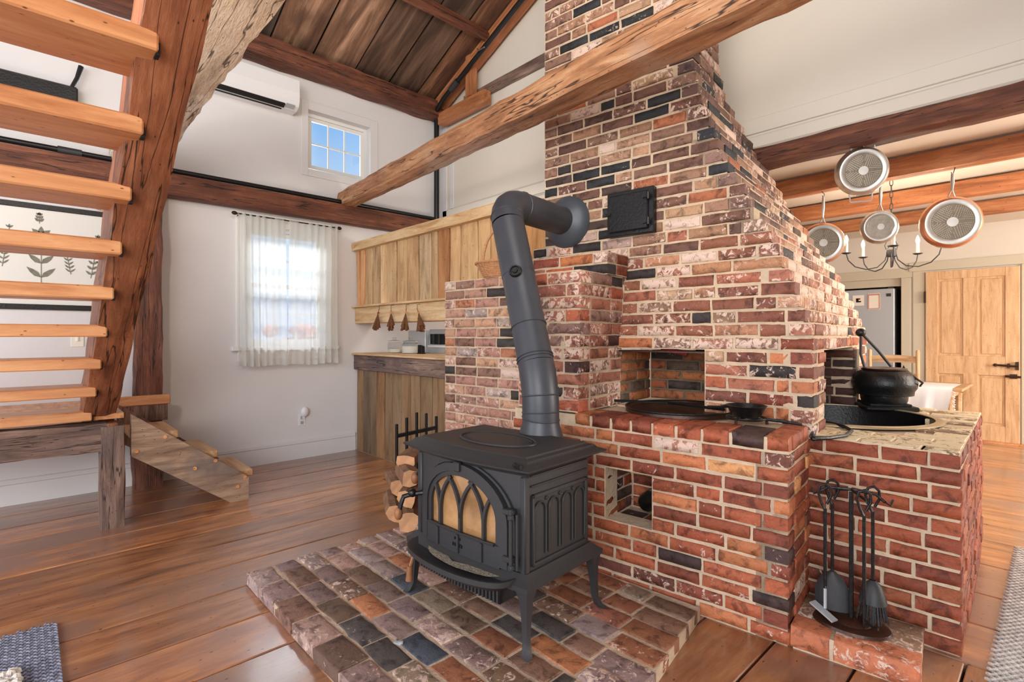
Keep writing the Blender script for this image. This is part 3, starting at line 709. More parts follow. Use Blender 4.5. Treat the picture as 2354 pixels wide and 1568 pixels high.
# flaking cream top bricks
M['top'] = brickmat('cream_top_brick', False, rgb(226, 206, 170))
row = 0; y = 0.008
CR = [((138, 112, 84), 3, .56), ((120, 92, 68), 2, .55), ((156, 132, 98), 2, .6)]
tops = []
tdir = (PB-PA).normalized(); 
while y < 1.42:
    hh = U(.088, .1); xx = -.012
    # rows measured leftwards from the outer edge
    while xx > -1.1:
        ln = U(.19, .22) if (row % 2 or xx < -.02) else U(.09, .12)
        cx_, cy_ = PB.x-.026*(y+.0)/.7+(xx-ln/2)*math.cos(ang0*.6), PB.y+y+hh/2+(xx-ln/2)*math.sin(ang0*.6)
        dd = math.hypot(cx_-HC.x, cy_-HC.y)
        if dd > HR+.07 and (cx_ > -.86 or cy_ > 3.9 or True):
            tops.append((cx_, cy_, ln, hh))
        xx -= ln+.012
    y += hh+.012; row += 1
for cx_, cy_, ln, hh in tops:
    if cx_ < -.98 and cy_ > 2.8: continue
    o = bpy.data.objects.new('top_brick', BLIB[random.randrange(22)]); o.parent = kb; C.objects.link(o)
    o.matrix_local = PM[kb.name].inverted() @ (Matrix.Translation((cx_, cy_, tz+.002)) @ Matrix.Rotation(ang0*.6, 4, 'Z') @ Matrix.Rotation(-PI/2, 4, 'X') @ Matrix.Diagonal((ln, .05, hh, 1)))
    o.data = o.data; o.color = pick(CR)
    o.material_slots[0].link = 'OBJECT'; o.material_slots[0].material = M['top']
build('mortar', mo, M['mortar'], kb); flush(kb)
kt = thing('set_kettle', 'large black iron kettle sunk in the brick counter beside the chimney', 'kettle', (HC.x, HC.y, tz-.5))
prof = [(HR+.035, tz+.004), (HR+.02, tz+.012), (HR-.012, tz+.008), (HR-.015, tz-.05), (HR-.03, tz-.2), (HR-.15, tz-.4), (.02, tz-.48)]
build('bowl', MB().lathe(prof[2:], (HC.x, HC.y, 0), 56), M['ironb'], kt, True)
build('rim', MB().lathe([(HR+.03, tz), (HR+.03, tz+.008), (HR+.018, tz+.013), (HR-.008, tz+.011), (HR-.012, tz-.004)], (HC.x, HC.y, 0), 56), plain('rim_metal', rgb(176, 160, 130), .4, .7), kt, True)
# --- tool hearth slab
th_ = thing('tool_hearth', 'low brick slab under the fireplace tools by the bench corner', 'hearth', w2(.2, .15))
mo = MB().prism([w2(.01, .01)[:2], w2(.39, .015)[:2], w2(.405, .33)[:2], w2(.01, .34)[:2]], 0, .082)
for (u0, u1) in ((.0, .135), (.147, .41)):
    p = w2((u0+u1)/2, .004); lay((p.x, p.y, .045), TH, u1-u0, .12, .084, pick([((206, 132, 96), 1, .36), ((198, 116, 80), 1, .36)]))
for (u0, u1, v0, v1) in ((.0, .2, .125, .23), (.21, .41, .125, .225), (.0, .13, .24, .34), (.14, .41, .235, .335)):
    c_ = w2((u0+u1)/2, (v0+v1)/2); o = bpy.data.objects.new('brick', BLIB[random.randrange(22)]); o.parent = th_; C.objects.link(o)
    o.matrix_local = PM[th_.name].inverted() @ (Matrix.Translation((c_.x, c_.y, .089)) @ Matrix.Rotation(TH, 4, 'Z') @ Matrix.Rotation(-PI/2, 4, 'X') @ Matrix.Diagonal((u1-u0, .05, v1-v0, 1))); o.color = pick([((150, 118, 92), 1, .46), ((134, 104, 84), 1, .44)])
build('mortar', mo, M['mortar'], th_); flush(th_)
# --- stove hearth pad
pad = thing('stove_hearth', 'low brick hearth pad on the plank floor under the stove', 'hearth', (-1.9, 1.5, 0))
HZ = .062
PADP = [((150, 122, 116), 4, .4), ((136, 106, 100), 3, .4), ((168, 128, 114), 2.2, .38), ((70, 72, 78), 1.3, .3), ((120, 92, 84), 2, .36), ((190, 132, 104), 1, .3), ((154, 92, 72), 1.5, .34)]
PADR = [((128, 92, 74), 3, .36), ((112, 84, 68), 3, .36), ((146, 90, 64), 2, .32), ((80, 70, 66), 1., .3), ((172, 106, 72), 1, .28), ((140, 116, 96), 1.5, .4)]
PADP = [((min(255, c[0][0]*1.1), c[0][1]*1.15, c[0][2]*1.16),)+tuple(c[1:]) for c in PADP]; PADP = shift(PADP, 1.0, 1.0, .05); PADR = [((c[0][0]*1.06, c[0][1]*1.1, c[0][2]*1.1),)+tuple(c[1:]) for c in PADR]
def xr(y): return -1.079+.19*(2.121-y)      # right edge of the pad
def yb(x): return 2.168+.114*(x+1.09)        # line of the bench
mo = MB().prism([(-2.785, .80), (xr(.8)-.006, .80), (xr(2.12)-.006, 2.15), (-2.805, 2.0)], 0, HZ-.009)
bl2 = []
y = .795; row = 0
while y < 2.2:
    hh = U(.094, .106)+(.012 if row == 0 else 0)
    x = -2.79-.02*(y-.8); end = xr(y+hh/2)-.215
    first = True
    while x < end-.03:
        ln = U(.185, .21) if not (first and row % 2) else U(.09, .12)
        if R() < .08: ln = U(.09, .11)
        first = False
        if end-(x+ln) < .06: ln = end-x-.006
        if y+hh < yb(x)+.06: bl2.append((x+ln/2, y+hh/2, ln, hh, U(-.03, .03)))
        x += ln+.014
    # border brick at the right edge, laid across
    if row % 1 == 0 and y+hh < 2.16: bl2.append((xr(y+hh/2)-.105, y+hh/2, .2, hh, U(-.02, .05)))
    y += hh+.019; row += 1
for (cx_, cy_, ln, hh, a_) in bl2:
    o = bpy.data.objects.new('brick', BLIB[random.randrange(22)]); o.parent = pad; C.objects.link(o)
    o.matrix_local = PM[pad.name].inverted() @ (Matrix.Translation((cx_, cy_, HZ+U(-.004, .003))) @ Matrix.Rotation(a_, 4, 'Z') @ Matrix.Rotation(-PI/2, 4, 'X') @ Matrix.Rotation(U(-.02, .02), 4, 'Z') @ Matrix.Diagonal((ln, .058, hh, 1)))
    t_ = (cx_+2.8)/1.7; o.color = pick(PADP if R() > t_*.9 else PADR)
build('mortar', mo, M['mortar'], pad)
# ============================================================ iron door, thimble on the chimney
cl = thing('cleanout_door', 'square black iron cleanout door set in the chimney front', 'iron door', w2(-1.1, .5, 1.84), TH)
# local x along the face, y into it
cw, chh = .30, .265
build('frame', MB().bx(-.0, cw, -.022, .02, 0, chh, .004), M['ironb'], cl, local=True)
build('door', MB().bx(.02, cw-.03, -.04, -.02, .022, chh-.024, .006), M['ironb'], cl, local=True)
build('hinge', MB().box((cw-.035, -.045, .06), (.04, .02, .02)).box((cw-.035, -.045, chh-.06), (.04, .02, .02)).tube([(cw-.02, -.05, .04), (cw-.02, -.05, .08)], .008).tube([(cw-.02, -.05, chh-.08), (cw-.02, -.05, chh-.04)], .008), M['ironb'], cl, local=True)
build('latch', MB().box((.02, -.045, .13), (.03, .012, .012)), M['ironb'], cl, local=True)
# ============================================================ STOVE
SP = (-1.725, 1.555, HZ); SA = math.radians(4.)
st = thing('wood_stove', 'black cast iron wood stove with arched glass door on the brick pad', 'stove', SP, SA)
def bow(x, k=.035): return -k*(1-(x/.34)**2)
def S(name, mb, mat=None, smooth=True, parent=None): return build(name, mb, mat or M['iron'], parent or st, smooth, local=True)
def outline(hw, hd, k, n=14, back=None):
    pts = [(-hw+2*hw*i/n, -hd+(-k*(1-(2*i/n-1)**2))) for i in range(n+1)]
    bk = back or hd
    return pts+[(hw, bk), (-hw, bk)]
def lay_plates(mb, layers):
    n = len(layers[0][0]); vv = []; ff = []
    for o_, z in layers: vv += [(p[0], p[1], z) for p in o_]
    for j in range(len(layers)-1):
        for i in range(n): l = (i+1) % n; ff.append((j*n+i, j*n+l, (j+1)*n+l, (j+1)*n+i))
    ff += [tuple(range(n))[::-1], tuple((len(layers)-1)*n+i for i in range(n))]
    return mb.add(vv, ff)
# top
top = MB(); lay_plates(top, [(outline(.335, .215, .03), .655), (outline(.345, .222, .033), .668), (outline(.385, .258, .04), .682), (outline(.387, .26, .04), .69), (outline(.355, .232, .034), .70), (outline(.345, .222, .032), .712), (outline(.325, .205, .03), .716), (outline(.32, .2, .03), .722)])
tp = S('top_plate', top)
lid = MB(); ov = lambda a, b, z, n=40: [(a*math.cos(2*PI*i/n), b*math.sin(2*PI*i/n)-.03, z) for i in range(n)]
lid.tube(ov(.205, .118, .724), .006, 6, closed=True).tube(ov(.185, .10, .723), .004, 6, closed=True)
n = 40; lid.add([(x, y, .7255) for x, y, z in ov(.178, .094, 0)]+[(0, -.03, .727)], [(i, (i+1) % n, n) for i in range(n)])
S('cook_lid', lid, None, True, tp)
S('top_hook', MB().tube([(.30, -.245, .702), (.325, -.262, .70), (.35, -.262, .70)], .008, 6), M['ironb'], True, tp)
body = MB(); lay_plates(body, [(outline(.325, .205, .03), .27), (outline(.325, .205, .03), .66)])
S('body', body, None, False)
base = MB(); lay_plates(base, [(outline(.33, .21, .03), .225), (outline(.37, .25, .03), .235), (outline(.372, .252, .03), .255), (outline(.35, .23, .03), .27), (outline(.335, .215, .03), .285)])
S('base_ledge', base)
# corner pilasters
for sx_ in (-1, 1): S('corner_post', MB().box((sx_*.318, -.203, .465), (.03, .03, .37), None, .006))
# front arch door
def fy(x, off=0.): return -.205+bow(x, .03)-off
def archpts(hw, spring, topz, zb, n=22):
    pts = [(-hw, zb)]
    pts += [(-hw*math.cos(PI*i/n), spring+(topz-spring)*math.sin(PI*i/n)) for i in range(n+1)]
    return pts+[(hw, zb)]
def band(mb, A, B, o0, o1):
    """frame between two outlines in the front plane, from offset o0 to o1"""
    n = len(A); vv = [(x, fy(x, o0), z) for x, z in A]+[(x, fy(x, o1), z) for x, z in A]+[(x, fy(x, o1), z) for x, z in B]+[(x, fy(x, o0), z) for x, z in B]
    ff = []
    for i in range(n-1):
        for a, b in ((0, 1), (1, 2), (2, 3)): ff.append((a*n+i, a*n+i+1, b*n+i+1, b*n+i))
    return mb.add(vv, ff)
dm = MB(); band(dm, archpts(.262, .455, .655, .29), archpts(.222, .455, .622, .29), -.01, .026)
band(dm, archpts(.225, .455, .625, .29), archpts(.2, .455, .602, .29), -.01, .018)
band(dm, archpts(.285, .455, .668, .29), archpts(.272, .455, .660, .29), -.01, .010)
for i in range(10):
    x0 = -.225+.045*i; dm.add([(x, fy(x, o), z) for x in (x0, x0+.045) for o, z in ((-.01, .283), (.024, .283), (.024, .368), (-.01, .368))], [(0, 1, 5, 4), (1, 2, 6, 5), (2, 3, 7, 6)])
for x0 in (-.135, 0., .135):
    dm.box((x0, fy(x0, .026), .325), (.012, .012, .075))
dm.tube([(-.2+.05*i, fy(-.2+.05*i, .027), .37) for i in range(9)], .006, 6)
dr_ = S('door', dm, None, False)
S('keystone', MB().box((0, fy(0, .03), .645), (.035, .02, .04), None, .004), None, False, dr_)
gl = MB(); A = archpts(.205, .455, .608, .36); n = len(A); gl.add([(x, fy(x, .004), z) for x, z in A]+[(0, fy(0, .004), .36)], [(i, i+1, n) for i in range(n-1)])
S('door_glass', gl, M['stoveglass'], True, dr_)
tr = MB()
def inside(x, z): return abs(x) < .202 and (z < .455 or (x/.203)**2+((z-.455)/.15)**2 < 1)
def bar(pts):
    p = [q for q in pts if inside(*q)]
    if len(p) > 1:
        for a, b in zip(p, p[1:]):
            dx, dz = b[0]-a[0], b[1]-a[1]; l = math.hypot(dx, dz) or 1; nx, nz = -dz/l*.006, dx/l*.006
            vv = []
            for q in (a, b):
                for sgn in (1, -1):
                    for o in (.004, .02): vv.append((q[0]+sgn*nx, fy(q[0], o), q[1]+sgn*nz))
            tr.add(vv, [(0, 1, 5, 4), (1, 3, 7, 5), (3, 2, 6, 7)])
R_ = .27
for x0 in (-.27, -.135, 0, .135, .27):
    for sg in (1, -1):
        bar([(x0+sg*R_*(1-math.cos(t)), .43+R_*.85*math.sin(t)) for t in [PI/2*i/16 for i in range(17)]])
for x0 in (-.135, 0, .135): bar([(x0, .365), (x0, .43)])
S('tracery', tr, None, False, dr_)
# raised casting mark under the glass: small characters
cm = MB()
for i, ch in enumerate((1, 1, 1, 1, 1)):
    cm.box((-.03+.013*i, fy(0, .027), .318), (.004, .003, .014)); 
    if i % 2: cm.box((-.03+.013*i+.003, fy(0, .027), .324), (.007, .003, .003))
for i in range(3): cm.box((-.018+.014*i, fy(0, .027), .345), (.006, .003, .01))
S('casting_mark', cm, M['ironb'], False, dr_)
# hinge rod on the right
hg = MB().tube([(.288, -.25, .305), (.288, -.25, .53)], .008, 8).box((.27, -.24, .515), (.05, .03, .022), None, .004).box((.27, -.24, .335), (.05, .03, .022), None, .004).box((.29, -.252, .5), (.02, .02, .02), None, .003).box((.29, -.252, .31), (.02, .02, .02), None, .003).tube([(.306, -.235, .30), (.306, -.235, .51)], .006, 8)
S('hinge', hg, M['iron'], True, dr_)
# door handles at the left
hd = MB().tube([(-.27, -.235, .475), (-.30, -.27, .47), (-.325, -.30, .46), (-.33, -.31, .43), (-.335, -.315, .40)], .011, 8).blob((-.3, -.27, .475), (.02, .02, .02))
S('door_handle', hd, M['ironb'], True, dr_)
S('handle_knob', MB().blob((-.338, -.318, .385), (.02, .02, .03), 10, 6), M['woodknob'], True, dr_)
S('side_lever', MB().tube([(-.325, -.12, .56), (-.36, -.14, .55), (-.40, -.16, .53), (-.41, -.165, .51)], .011, 8), M['ironb'], True)
S('lever_knob', MB().blob((-.415, -.17, .50), (.02, .02, .03), 10, 6), M['woodknob'], True)
S('ash_handle', MB().tube([(-.29, -.27, .2), (-.29, -.29, .15)], .008, 8).tube([(-.29, -.29, .155), (-.292, -.295, .09)], [.012, .016], 10), M['woodknob'], True)
# side panels with shallow arches (right and left)
for sg in (1, -1):
    sp = MB(); X_ = sg*.327
    for (y0, y1, z0, z1) in ((-.175, .185, .30, .312), (-.175, .185, .56, .575), (-.175, -.163, .30, .575), (.173, .185, .30, .575), (-.18, .19, .605, .612), (-.18, .19, .645, .652)):
        sp.bx(X_-.004, X_+sg*.009, y0, y1, z0, z1, .002)
    for k in range(4):
        yc = -.125+.087*k
        pts = [(X_+sg*.004, yc-.034, .33)]+[(X_+sg*.004, yc-.034*math.cos(PI*i/10), .50+.04*math.sin(PI*i/10)) for i in range(11)]+[(X_+sg*.004, yc+.034, .33)]
        sp.tube(pts, .004, 6)
    for k in range(3): yc = -.082+.087*k; sp.tube([(X_+sg*.004, yc+.006*math.cos(a), .545+.006*math.sin(a)) for a in [2*PI*i/10 for i in range(10)]], .003, 6, closed=True)
    S('side_panel', sp)
# ash lip tray
lp = MB(); n = 20
def lipo(hw, d): return [(-hw*math.cos(PI*i/n), -.235-d*math.sin(PI*i/n)**.7) for i in range(n+1)]
o1, o2, o3 = lipo(.265, .108), lipo(.298, .138), lipo(.305, .145)
vv = [(x, y, .256) for x, y in o1]+[(x, y, .270) for x, y in o2]+[(x, y, .270) for x, y in o3]+[(x, y, .25) for x, y in o3]+[(x, y, .222) for x, y in o1]
ff = [(j*(n+1)+i, j*(n+1)+i+1, (j+1)*(n+1)+i+1, (j+1)*(n+1)+i) for j in range(4) for i in range(n)]
ff += [tuple(range(n+1)), tuple(4*(n+1)+i for i in range(n+1))]
lp.add(vv, ff)
lip = S('ash_lip', lp)
S('ash', MB().add([(x*.72+.02, y*.9-.005, .2605+U(0, .004)) for x, y in lipo(.31, .115)]+[(0, -.29, .263)], [(i, i+1, n+1) for i in range(n)]), M['ash'], True, lip)
gr = MB().bx(-.24, .25, -.27, -.10, .165, .225)
gr2 = MB()
for i in range(26): gr2.box((-.235+.019*i, -.278+abs(i-13)*.0012, .195), (.008, .022, .055))
S('grille_box', gr, M['ironb'], False); S('grille', gr2, M['iron'], False)
for sx_, sy_ in ((-1, -1), (1, -1), (1, 1), (-1, 1)):
    lg = MB(); prof = [(.0, .048), (.05, .036), (.12, .026), (.19, .022), (.222, .026), (.235, .03)]
    pts = []; vv = []
    for i, (d, s_) in enumerate(prof):
        z = .236-d; off = [0, .004, .008, .012, .022, .034][i]; cx_, cy_ = sx_*(.335+off), sy_*(.215+off)
        s2 = s_ if i else .06
        vv += [(cx_+a*s2*.5, cy_+b*s2*.5, z) for a, b in ((-1, -1), (1, -1), (1, 1), (-1, 1))]
    ff = [(i*4+k, i*4+(k+1) % 4, (i+1)*4+(k+1) % 4, (i+1)*4+k) for i in range(5) for k in range(4)]+[(0, 1, 2, 3), (20, 21, 22, 23)]
    lg.add(vv, ff)
    S('leg', lg, M['iron'], True)
# flue pipe (continuous with the stove)
fp = thing('stove_pipe', 'black stove pipe bending from the stove to the chimney flue', 'stovepipe', (SP[0], SP[1]+.15, .79))
p0 = at(1243, 990, Z=.79); p1 = at(1246, 905, D=2.42); 
EL = w2(-1.42, -.11, 1.995); TM = w2(-1.42, .52, 1.985)
p1 = Vector((p0.x, p0.y, 1.0))
r = .089
e0 = Vector((EL.x, EL.y, EL.z)); dlow = (e0-p1).normalized(); dv = (TM-EL).normalized()
def arc(a, c, b, n=6, rr=.13):
    u_ = (a-c).normalized(); v_ = (b-c).normalized(); A_ = c+u_*rr; B_ = c+v_*rr
    return [A_*(1-t)**2+c*2*t*(1-t)+B_*t*t for t in [i/n for i in range(n+1)]]
low = arc(p0, p1, e0, 6, .12); up_ = arc(p1, e0, TM, 6, .15)
build('lower_pipe', MB().tube([p0]+low, r, 28, False), M['pipe'], fp, True)
build('slanted_pipe', MB().tube([low[-1], low[-1].lerp(up_[0], .62)], r*.985, 28, False).tube([low[-1].lerp(up_[0], .6), up_[0]], r, 28, False), M['pipe'], fp, True)
build('elbow', MB().tube(up_, r*1.01, 28, False), M['pipe'], fp, True)
build('upper_pipe', MB().tube([up_[-1], TM-dv*.05], r, 28, False), M['pipe'], fp, True)
build('thimble_sleeve', MB().tube([TM-dv*.07, TM], r*.9, 28, False), M['rust'], fp, True)
MR = Matrix.Rotation(TH, 3, 'Z') @ Matrix.Rotation(PI/2, 3, 'X')
build('flue_collar', MB().lathe([(r*.9, .075), (.13, .05), (.168, .012), (.17, 0)], TM, 36, MR), plain('collar', rgb(78, 84, 92), .45, .2), fp, True)
def seam(p, d, rr): 
    u_ = d.orthogonal().normalized(); w_ = d.cross(u_)
    build('seam', MB().tube([p+(u_*math.cos(2*PI*i/24)+w_*math.sin(2*PI*i/24))*rr for i in range(24)], .004, 6, closed=True), M['pipe'], fp, True)
up3 = Vector((0, 0, 1))
seam(low[-1]+dlow*.02, dlow, r); seam(low[-1]+dlow*.035, dlow, r); seam(low[-1]+dlow*.20, dlow, r); seam(low[2], (low[3]-low[1]).normalized(), r); seam(low[0], (up3*.8+dlow*.2).normalized(), r); seam(low[0]+Vector((0, 0, -.03)), up3+Vector((.12, 0, 0)), r)
seam(up_[1], (up_[2]-up_[0]).normalized(), r*1.01); seam(up_[-1], dv, r*1.01); seam(TM-dv*.06, dv, r)
build('pipe_collar', MB().lathe([(r*1.32, -.06), (r*1.2, -.02), (r*1.03, .03), (r*1.0, .05)], p0, 28), M['pipe'], fp, True)
pm_ = low[-1].lerp(up_[0], .58); tocam = Vector((0, 0, H))-pm_; side = (tocam-dlow*tocam.dot(dlow)).normalized(); side = (side+dlow.cross(side)*-.12).normalized()
QM = side.to_track_quat('Z', 'Y').to_matrix()
dk = MB().lathe([(0, .014), (.012, .014), (.014, .008), (.022, .008), (.024, .014), (.030, .014), (.034, .004), (.034, 0)], pm_+side*(r*.99), 20, QM)
build('damper_knob', dk, M['ironb'], fp, True)
# ============================================================ STAIR
def tz_(i): return .768+.178*i
def tx_(i): return -4.20+.286*i
stair = thing('staircase', 'open staircase with thick pine treads in a heavy hewn stringer', 'staircase', (-4.27, .35, 0))
sl_ = math.atan(.178/.286); ud = Vector((math.cos(sl_), 0, math.sin(sl_))); nd = Vector((-math.sin(sl_), 0, math.cos(sl_)))
A0 = Vector((tx_(0)-.05, .335, tz_(0)-.045))-ud*.14+nd*.13; A1 = A0+ud*4.2
beam('stringer', M['stringer'], A0, A1, .175, .26, stair, .012, 50, up=(0, 0, 1), hs=3)
B0_ = A0+Vector((0, -1.25, 0)); beam('stringer', M['stringer'], B0_, B0_+ud*4.2, .14, .26, stair, .01, 30, hs=4)
mort = MB()
for i in range(0, 11):
    x1 = tx_(i); z1 = tz_(i)
    mb = MB().bx(x1-.27, x1, -.80, .295, z1-.062, z1, .006)
    build('tread', mb, M['tread'], stair)
    build('mortise', MB().bx(x1-.06, x1-.022, .290, .302, z1-.066, z1+.002), M['dark'], stair)
# landing frame and posts
beam('post', M['greyz'], (-4.27, .40, 0), (-4.27, .40, .66), .165, .13, stair, .008, 10, up=(0, 1, 0)).data.materials[0] = M['grey']
beam('landing_beam', M['grey'], (-4.28, -1.0, .60), (-4.28, .37, .59), .13, .19, stair, .01, 16)
build('landing_block', MB().bx(-4.34, -4.2, .37, .43, .48, .68, .006), M['stringer'], stair)
for k in range(5): plank('landing_board', M['tread'], (-5.24+.2*k+.1, -1.1, .72), (-5.24+.2*k+.1, .46, .72), .195, .035, stair, None, seg=2)
# wall post
wp = beam('wall_post', M['old'], (-5.14, .715, 0), (-5.14, .715, 2.44), .20, .16, None, .018, 30, up=(1, 0, 0), taper=(1, .9)); tag(wp, 'old reddish timber post against the window wall behind the stair', 'post')
# short lower flight coming down along the wall
ls = thing('lower_steps', 'short flight of three weathered plank steps with pegged stringer', 'steps', (-4.6, .9, 0))
P_ = [(.50, .72), (1.225, .17), (1.225, .0), (1.10, .0), (.50, .44)]
MY = Matrix(((0, 0, 1, 0), (1, 0, 0, 0), (0, 1, 0, 0), (0, 0, 0, 1)))
sgm = MB().prism(P_, -4.30, -4.24, MY)
o = build('stringer', sgm, M['grey'], ls); 
build('stringer', MB().prism(P_, -4.90, -4.86, MY), M['greyz'], ls)
M['greyy'] = wood('weathered_stringer', rgb(110, 82, 62), rgb(158, 128, 104), rgb(192, 162, 134), 'Y', .7, 1.6, .5, patch=rgb(124, 108, 100), pth=.54, across=9)
o.data.materials[0] = M['greyy']
M['treadx'] = wood('step_pine', rgb(160, 116, 78), rgb(202, 160, 116), rgb(224, 188, 146), 'X', .55, 1.5, .2, across=9, band=.2)
for k, (yn, zn) in enumerate(((.78, .57), (1.03, .39), (1.275, .21))):
    build('tread', MB().bx(-4.86, -4.30, yn-.26, yn, zn-.05, zn, .005), M['treadx'], ls)
for (yy, zz) in ((.53, .50), (.69, .575), (.87, .325), (1.0, .36), (1.15, .13), (1.2, .20)):
    build('peg', MB().lathe([(0, .006), (.012, .006), (.013, 0)], (-4.24, yy, zz-.02 if zz < .2 else zz-.03), 10, Matrix.Rotation(PI/2, 3, 'Y')), M['tread'], ls)
build('landing_edge', MB().bx(-5.04, -4.98, .50, .845, .69, .765, .005), M['tread'], ls)
build('landing_ledger', MB().bx(-5.03, -4.985, .50, .83, .56, .69, .004), M['greyz'], ls)
# ============================================================ PARTITION
part = thing('board_partition', 'rough sawn board partition with pine cap above the kitchen pass-through', 'partition', (-4, 2.62, 1.36))
YP = 2.62
edges = [814, 829, 841, 858, 875, 891, 914, 937, 964, 993, 1009, 1036, 1060, 1100, 1130, 1165, 1195, 1225, 1262]
bt = [(1.1, .85, .7), (1.12, .8, .6), (.95, .86, .76), (.92, .86, .8), (1.25, 1.16, 1.05), (1, .93, .82), (1.02, .95, .82), (1., .9, .78), (.95, .98, 1.), (.85, .78, .7), (.7, .45, .3), (1., .86, .72), (1, .9, .74), (1.02, .88, .7), (1., .82, .66), (1.1, .82, .58), (1.1, .8, .52), (1.1, .8, .52)]
for i in range(len(edges)-1):
    xa, xb = at(edges[i], 600, Y=YP).x, at(edges[i+1], 600, Y=YP).x
    xa = max(xa, -5.27)
    g = .017 if i < 14 else .003
    o = plank('board', M['board'], ((xa+xb)/2, YP+U(-.004, .006), 1.54 if xb < -3.5 else 1.42), ((xa+xb)/2, YP+U(-.004, .006), 2.2), xb-xa-g, .022, part, bt[i]+(1,), wob=.011 if i < 14 else 0, seg=10, up=(0, -1, 0))
build('backing', MB().bx(-5.26, -2.45, YP+.03, YP+.05, 1.4, 2.2), M['dark'], part)
beam('cap_rail', M['cap'], (-5.30, YP-.01, 2.205), (-2.75, YP-.01, 2.205), .10, .095, part, .004, 30)
beam('shelf_board', M['cap'], (-5.31, YP-.005, 1.46), (-3.2, YP-.005, 1.46), .028, .175, part, .003, 24)
build('ledge', MB().bx(-5.33, -3.2, YP-.06, YP+.05, 1.545, 1.565, .003), M['cap'], part)
build('soffit', MB().bx(-5.26, -3.1, YP, YP+.2, 1.375, 1.395), M['tread'], part)
ct = thing('pass_through_counter', 'weathered plank half wall with wooden counter below the pass-through', 'counter', (-4.3, 2.62, 0))
e2 = [818, 836, 853, 868, 886, 902, 925, 946, 968, 995, 1022, 1050, 1085]
ctn = [(.8, .66, .56), (.5, .5, .52), (.62, .55, .5), (.95, .72, .56), (.7, .62, .56), (.72, .66, .6), (.85, .7, .6), (.8, .7, .62), (.7, .6, .52), (.82, .7, .6), (.8, .7, .6), (.8, .7, .6)]
for i in range(len(e2)-1):
    xa, xb = at(e2[i], 600, Y=YP).x, at(e2[i+1], 600, Y=YP).x; xa = max(xa, -5.26)
    plank('board', M['board'], ((xa+xb)/2, YP+U(-.004, .006), .0), ((xa+xb)/2, YP+U(-.004, .006), .9), xb-xa-.010, .022, ct, tuple(c*.62 for c in ctn[i])+(1,), wob=.01, seg=10, up=(0, -1, 0))
build('backing', MB().bx(-5.26, -3.05, YP+.03, YP+.05, .0, 1.0), M['dark'], ct)
beam('fascia', M['grey'], (-5.29, YP-.022, .955), (-3.1, YP-.022, .955), .022, .16, ct, .003, 24)
build('counter_top', MB().bx(-5.28, -3.05, YP-.06, YP+.62, 1.035, 1.055, .004), M['cap'], ct)
# dried bundles hanging from the ledge
labs = ['leftmost dried herb bundle hanging under the pine ledge', 'second dried bundle from the left, narrow and dark', 'third dried bundle, spiky with yellow tips', 'rightmost dried bundle hanging at a slant with a pale flower']
for k, px in enumerate((868, 899, 932, 964)):
    p = at(px, 728, Y=2.56); hb_ = thing('dried_bundle', labs[k], 'dried herbs', p, 0, 'dried bundles hung on the pine ledge')
    lean = (.03, .0, .015, -.035)[k]
    mb = MB()
    for i in range(34):
        a = U(0, 6.28); q = U(0, 1); tip = Vector((lean*-1+math.cos(a)*.06*q, math.sin(a)*.03*q, -.11+U(-.03, .03)))
        mb.tube([Vector((lean, 0, .07)), Vector((lean*.3, 0, .03)), tip], [.003, .004, .008], 5)
    build('stems', mb, M['herb'], hb_, local=True)
    build('tie', MB().tube([(lean*.6, 0, .03), (lean*.6, -.001, .045)], .013, 8), M['red'] if k == 0 else M['wicker'], hb_, local=True)
    build('hook', MB().tube([(lean, 0, .065), (lean, 0, .11), (lean+.0, .03, .115)], .0025, 5), M['iron'], hb_, local=True)
# jars and appliance behind
for k, (px, w_, lb_) in enumerate(((907, .17, 'left glass jar with lid on the pass-through counter'), (943, .17, 'right glass jar of white flour on the pass-through counter'))):
    p = at(px, 815, Y=2.95); j = thing('glass_jar', lb_, 'jar', (p.x, 2.95, 1.055))
    r0 = .075 if k == 0 else .085
    build('jar_body', MB().lathe([(0, 0), (r0, 0), (r0, .10), (r0*.8, .115), (r0*.8, .12)], (0, 0, 0), 24), M['jar'], j, True, True)
    build('flour', MB().lathe([(0, .004), (r0*.93, .004), (r0*.93, .04 if k == 0 else .075), (0, .045 if k == 0 else .078)], (0, 0, 0), 20), M['cream'], j, True, True)
    build('lid', MB().lathe([(r0*.9, .118), (r0*.92, .13), (r0*.3, .14), (.012, .145), (.024, .165), (0, .175)], (0, 0, 0), 24), M['jar'], j, True, True)
x0, x1 = at(947, 790, Y=3.15).x, at(984, 790, Y=3.15).x
mw = thing('wall_oven', 'grey appliance with dark window behind the jars', 'oven', ((x0+x1)/2+.3, 3.4, 1.055))
build('case', MB().bx(x0, x1+.02, 3.10, 3.5, 1.055, 1.30, .004).bx(x1+.02, x1+1.2, 3.16, 3.5, 1.055, 1.31), M['stainless'], mw)
build('oven_window', MB().bx(x1+.04, x1+.6, 3.15, 3.16, 1.15, 1.26), M['dark'], mw)
build('slats', MB().bx(x1+.10, x1+.13, 3.14, 3.15, 1.15, 1.26).bx(x1+.2, x1+.23, 3.14, 3.15, 1.15, 1.26), M['iron'], mw)
build('handle', MB().bx(x1+.04, x1+.6, 3.12, 3.14, 1.12, 1.14), M['white'], mw)
kk = thing('knife_rack', 'small black slotted rack beside the right jar', 'rack', (at(966, 810, Y=2.95).x, 2.95, 1.055))
build('slot', MB().bx(-.015, 0, -.02, .02, 0, .09).bx(.012, .027, -.02, .02, 0, .085).bx(.04, .055, -.02, .02, 0, .08), M['ironb'], kk, local=True); build('foot', MB().bx(-.02, .06, -.025, .025, 0, .01), M['ironb'], kk, local=True)
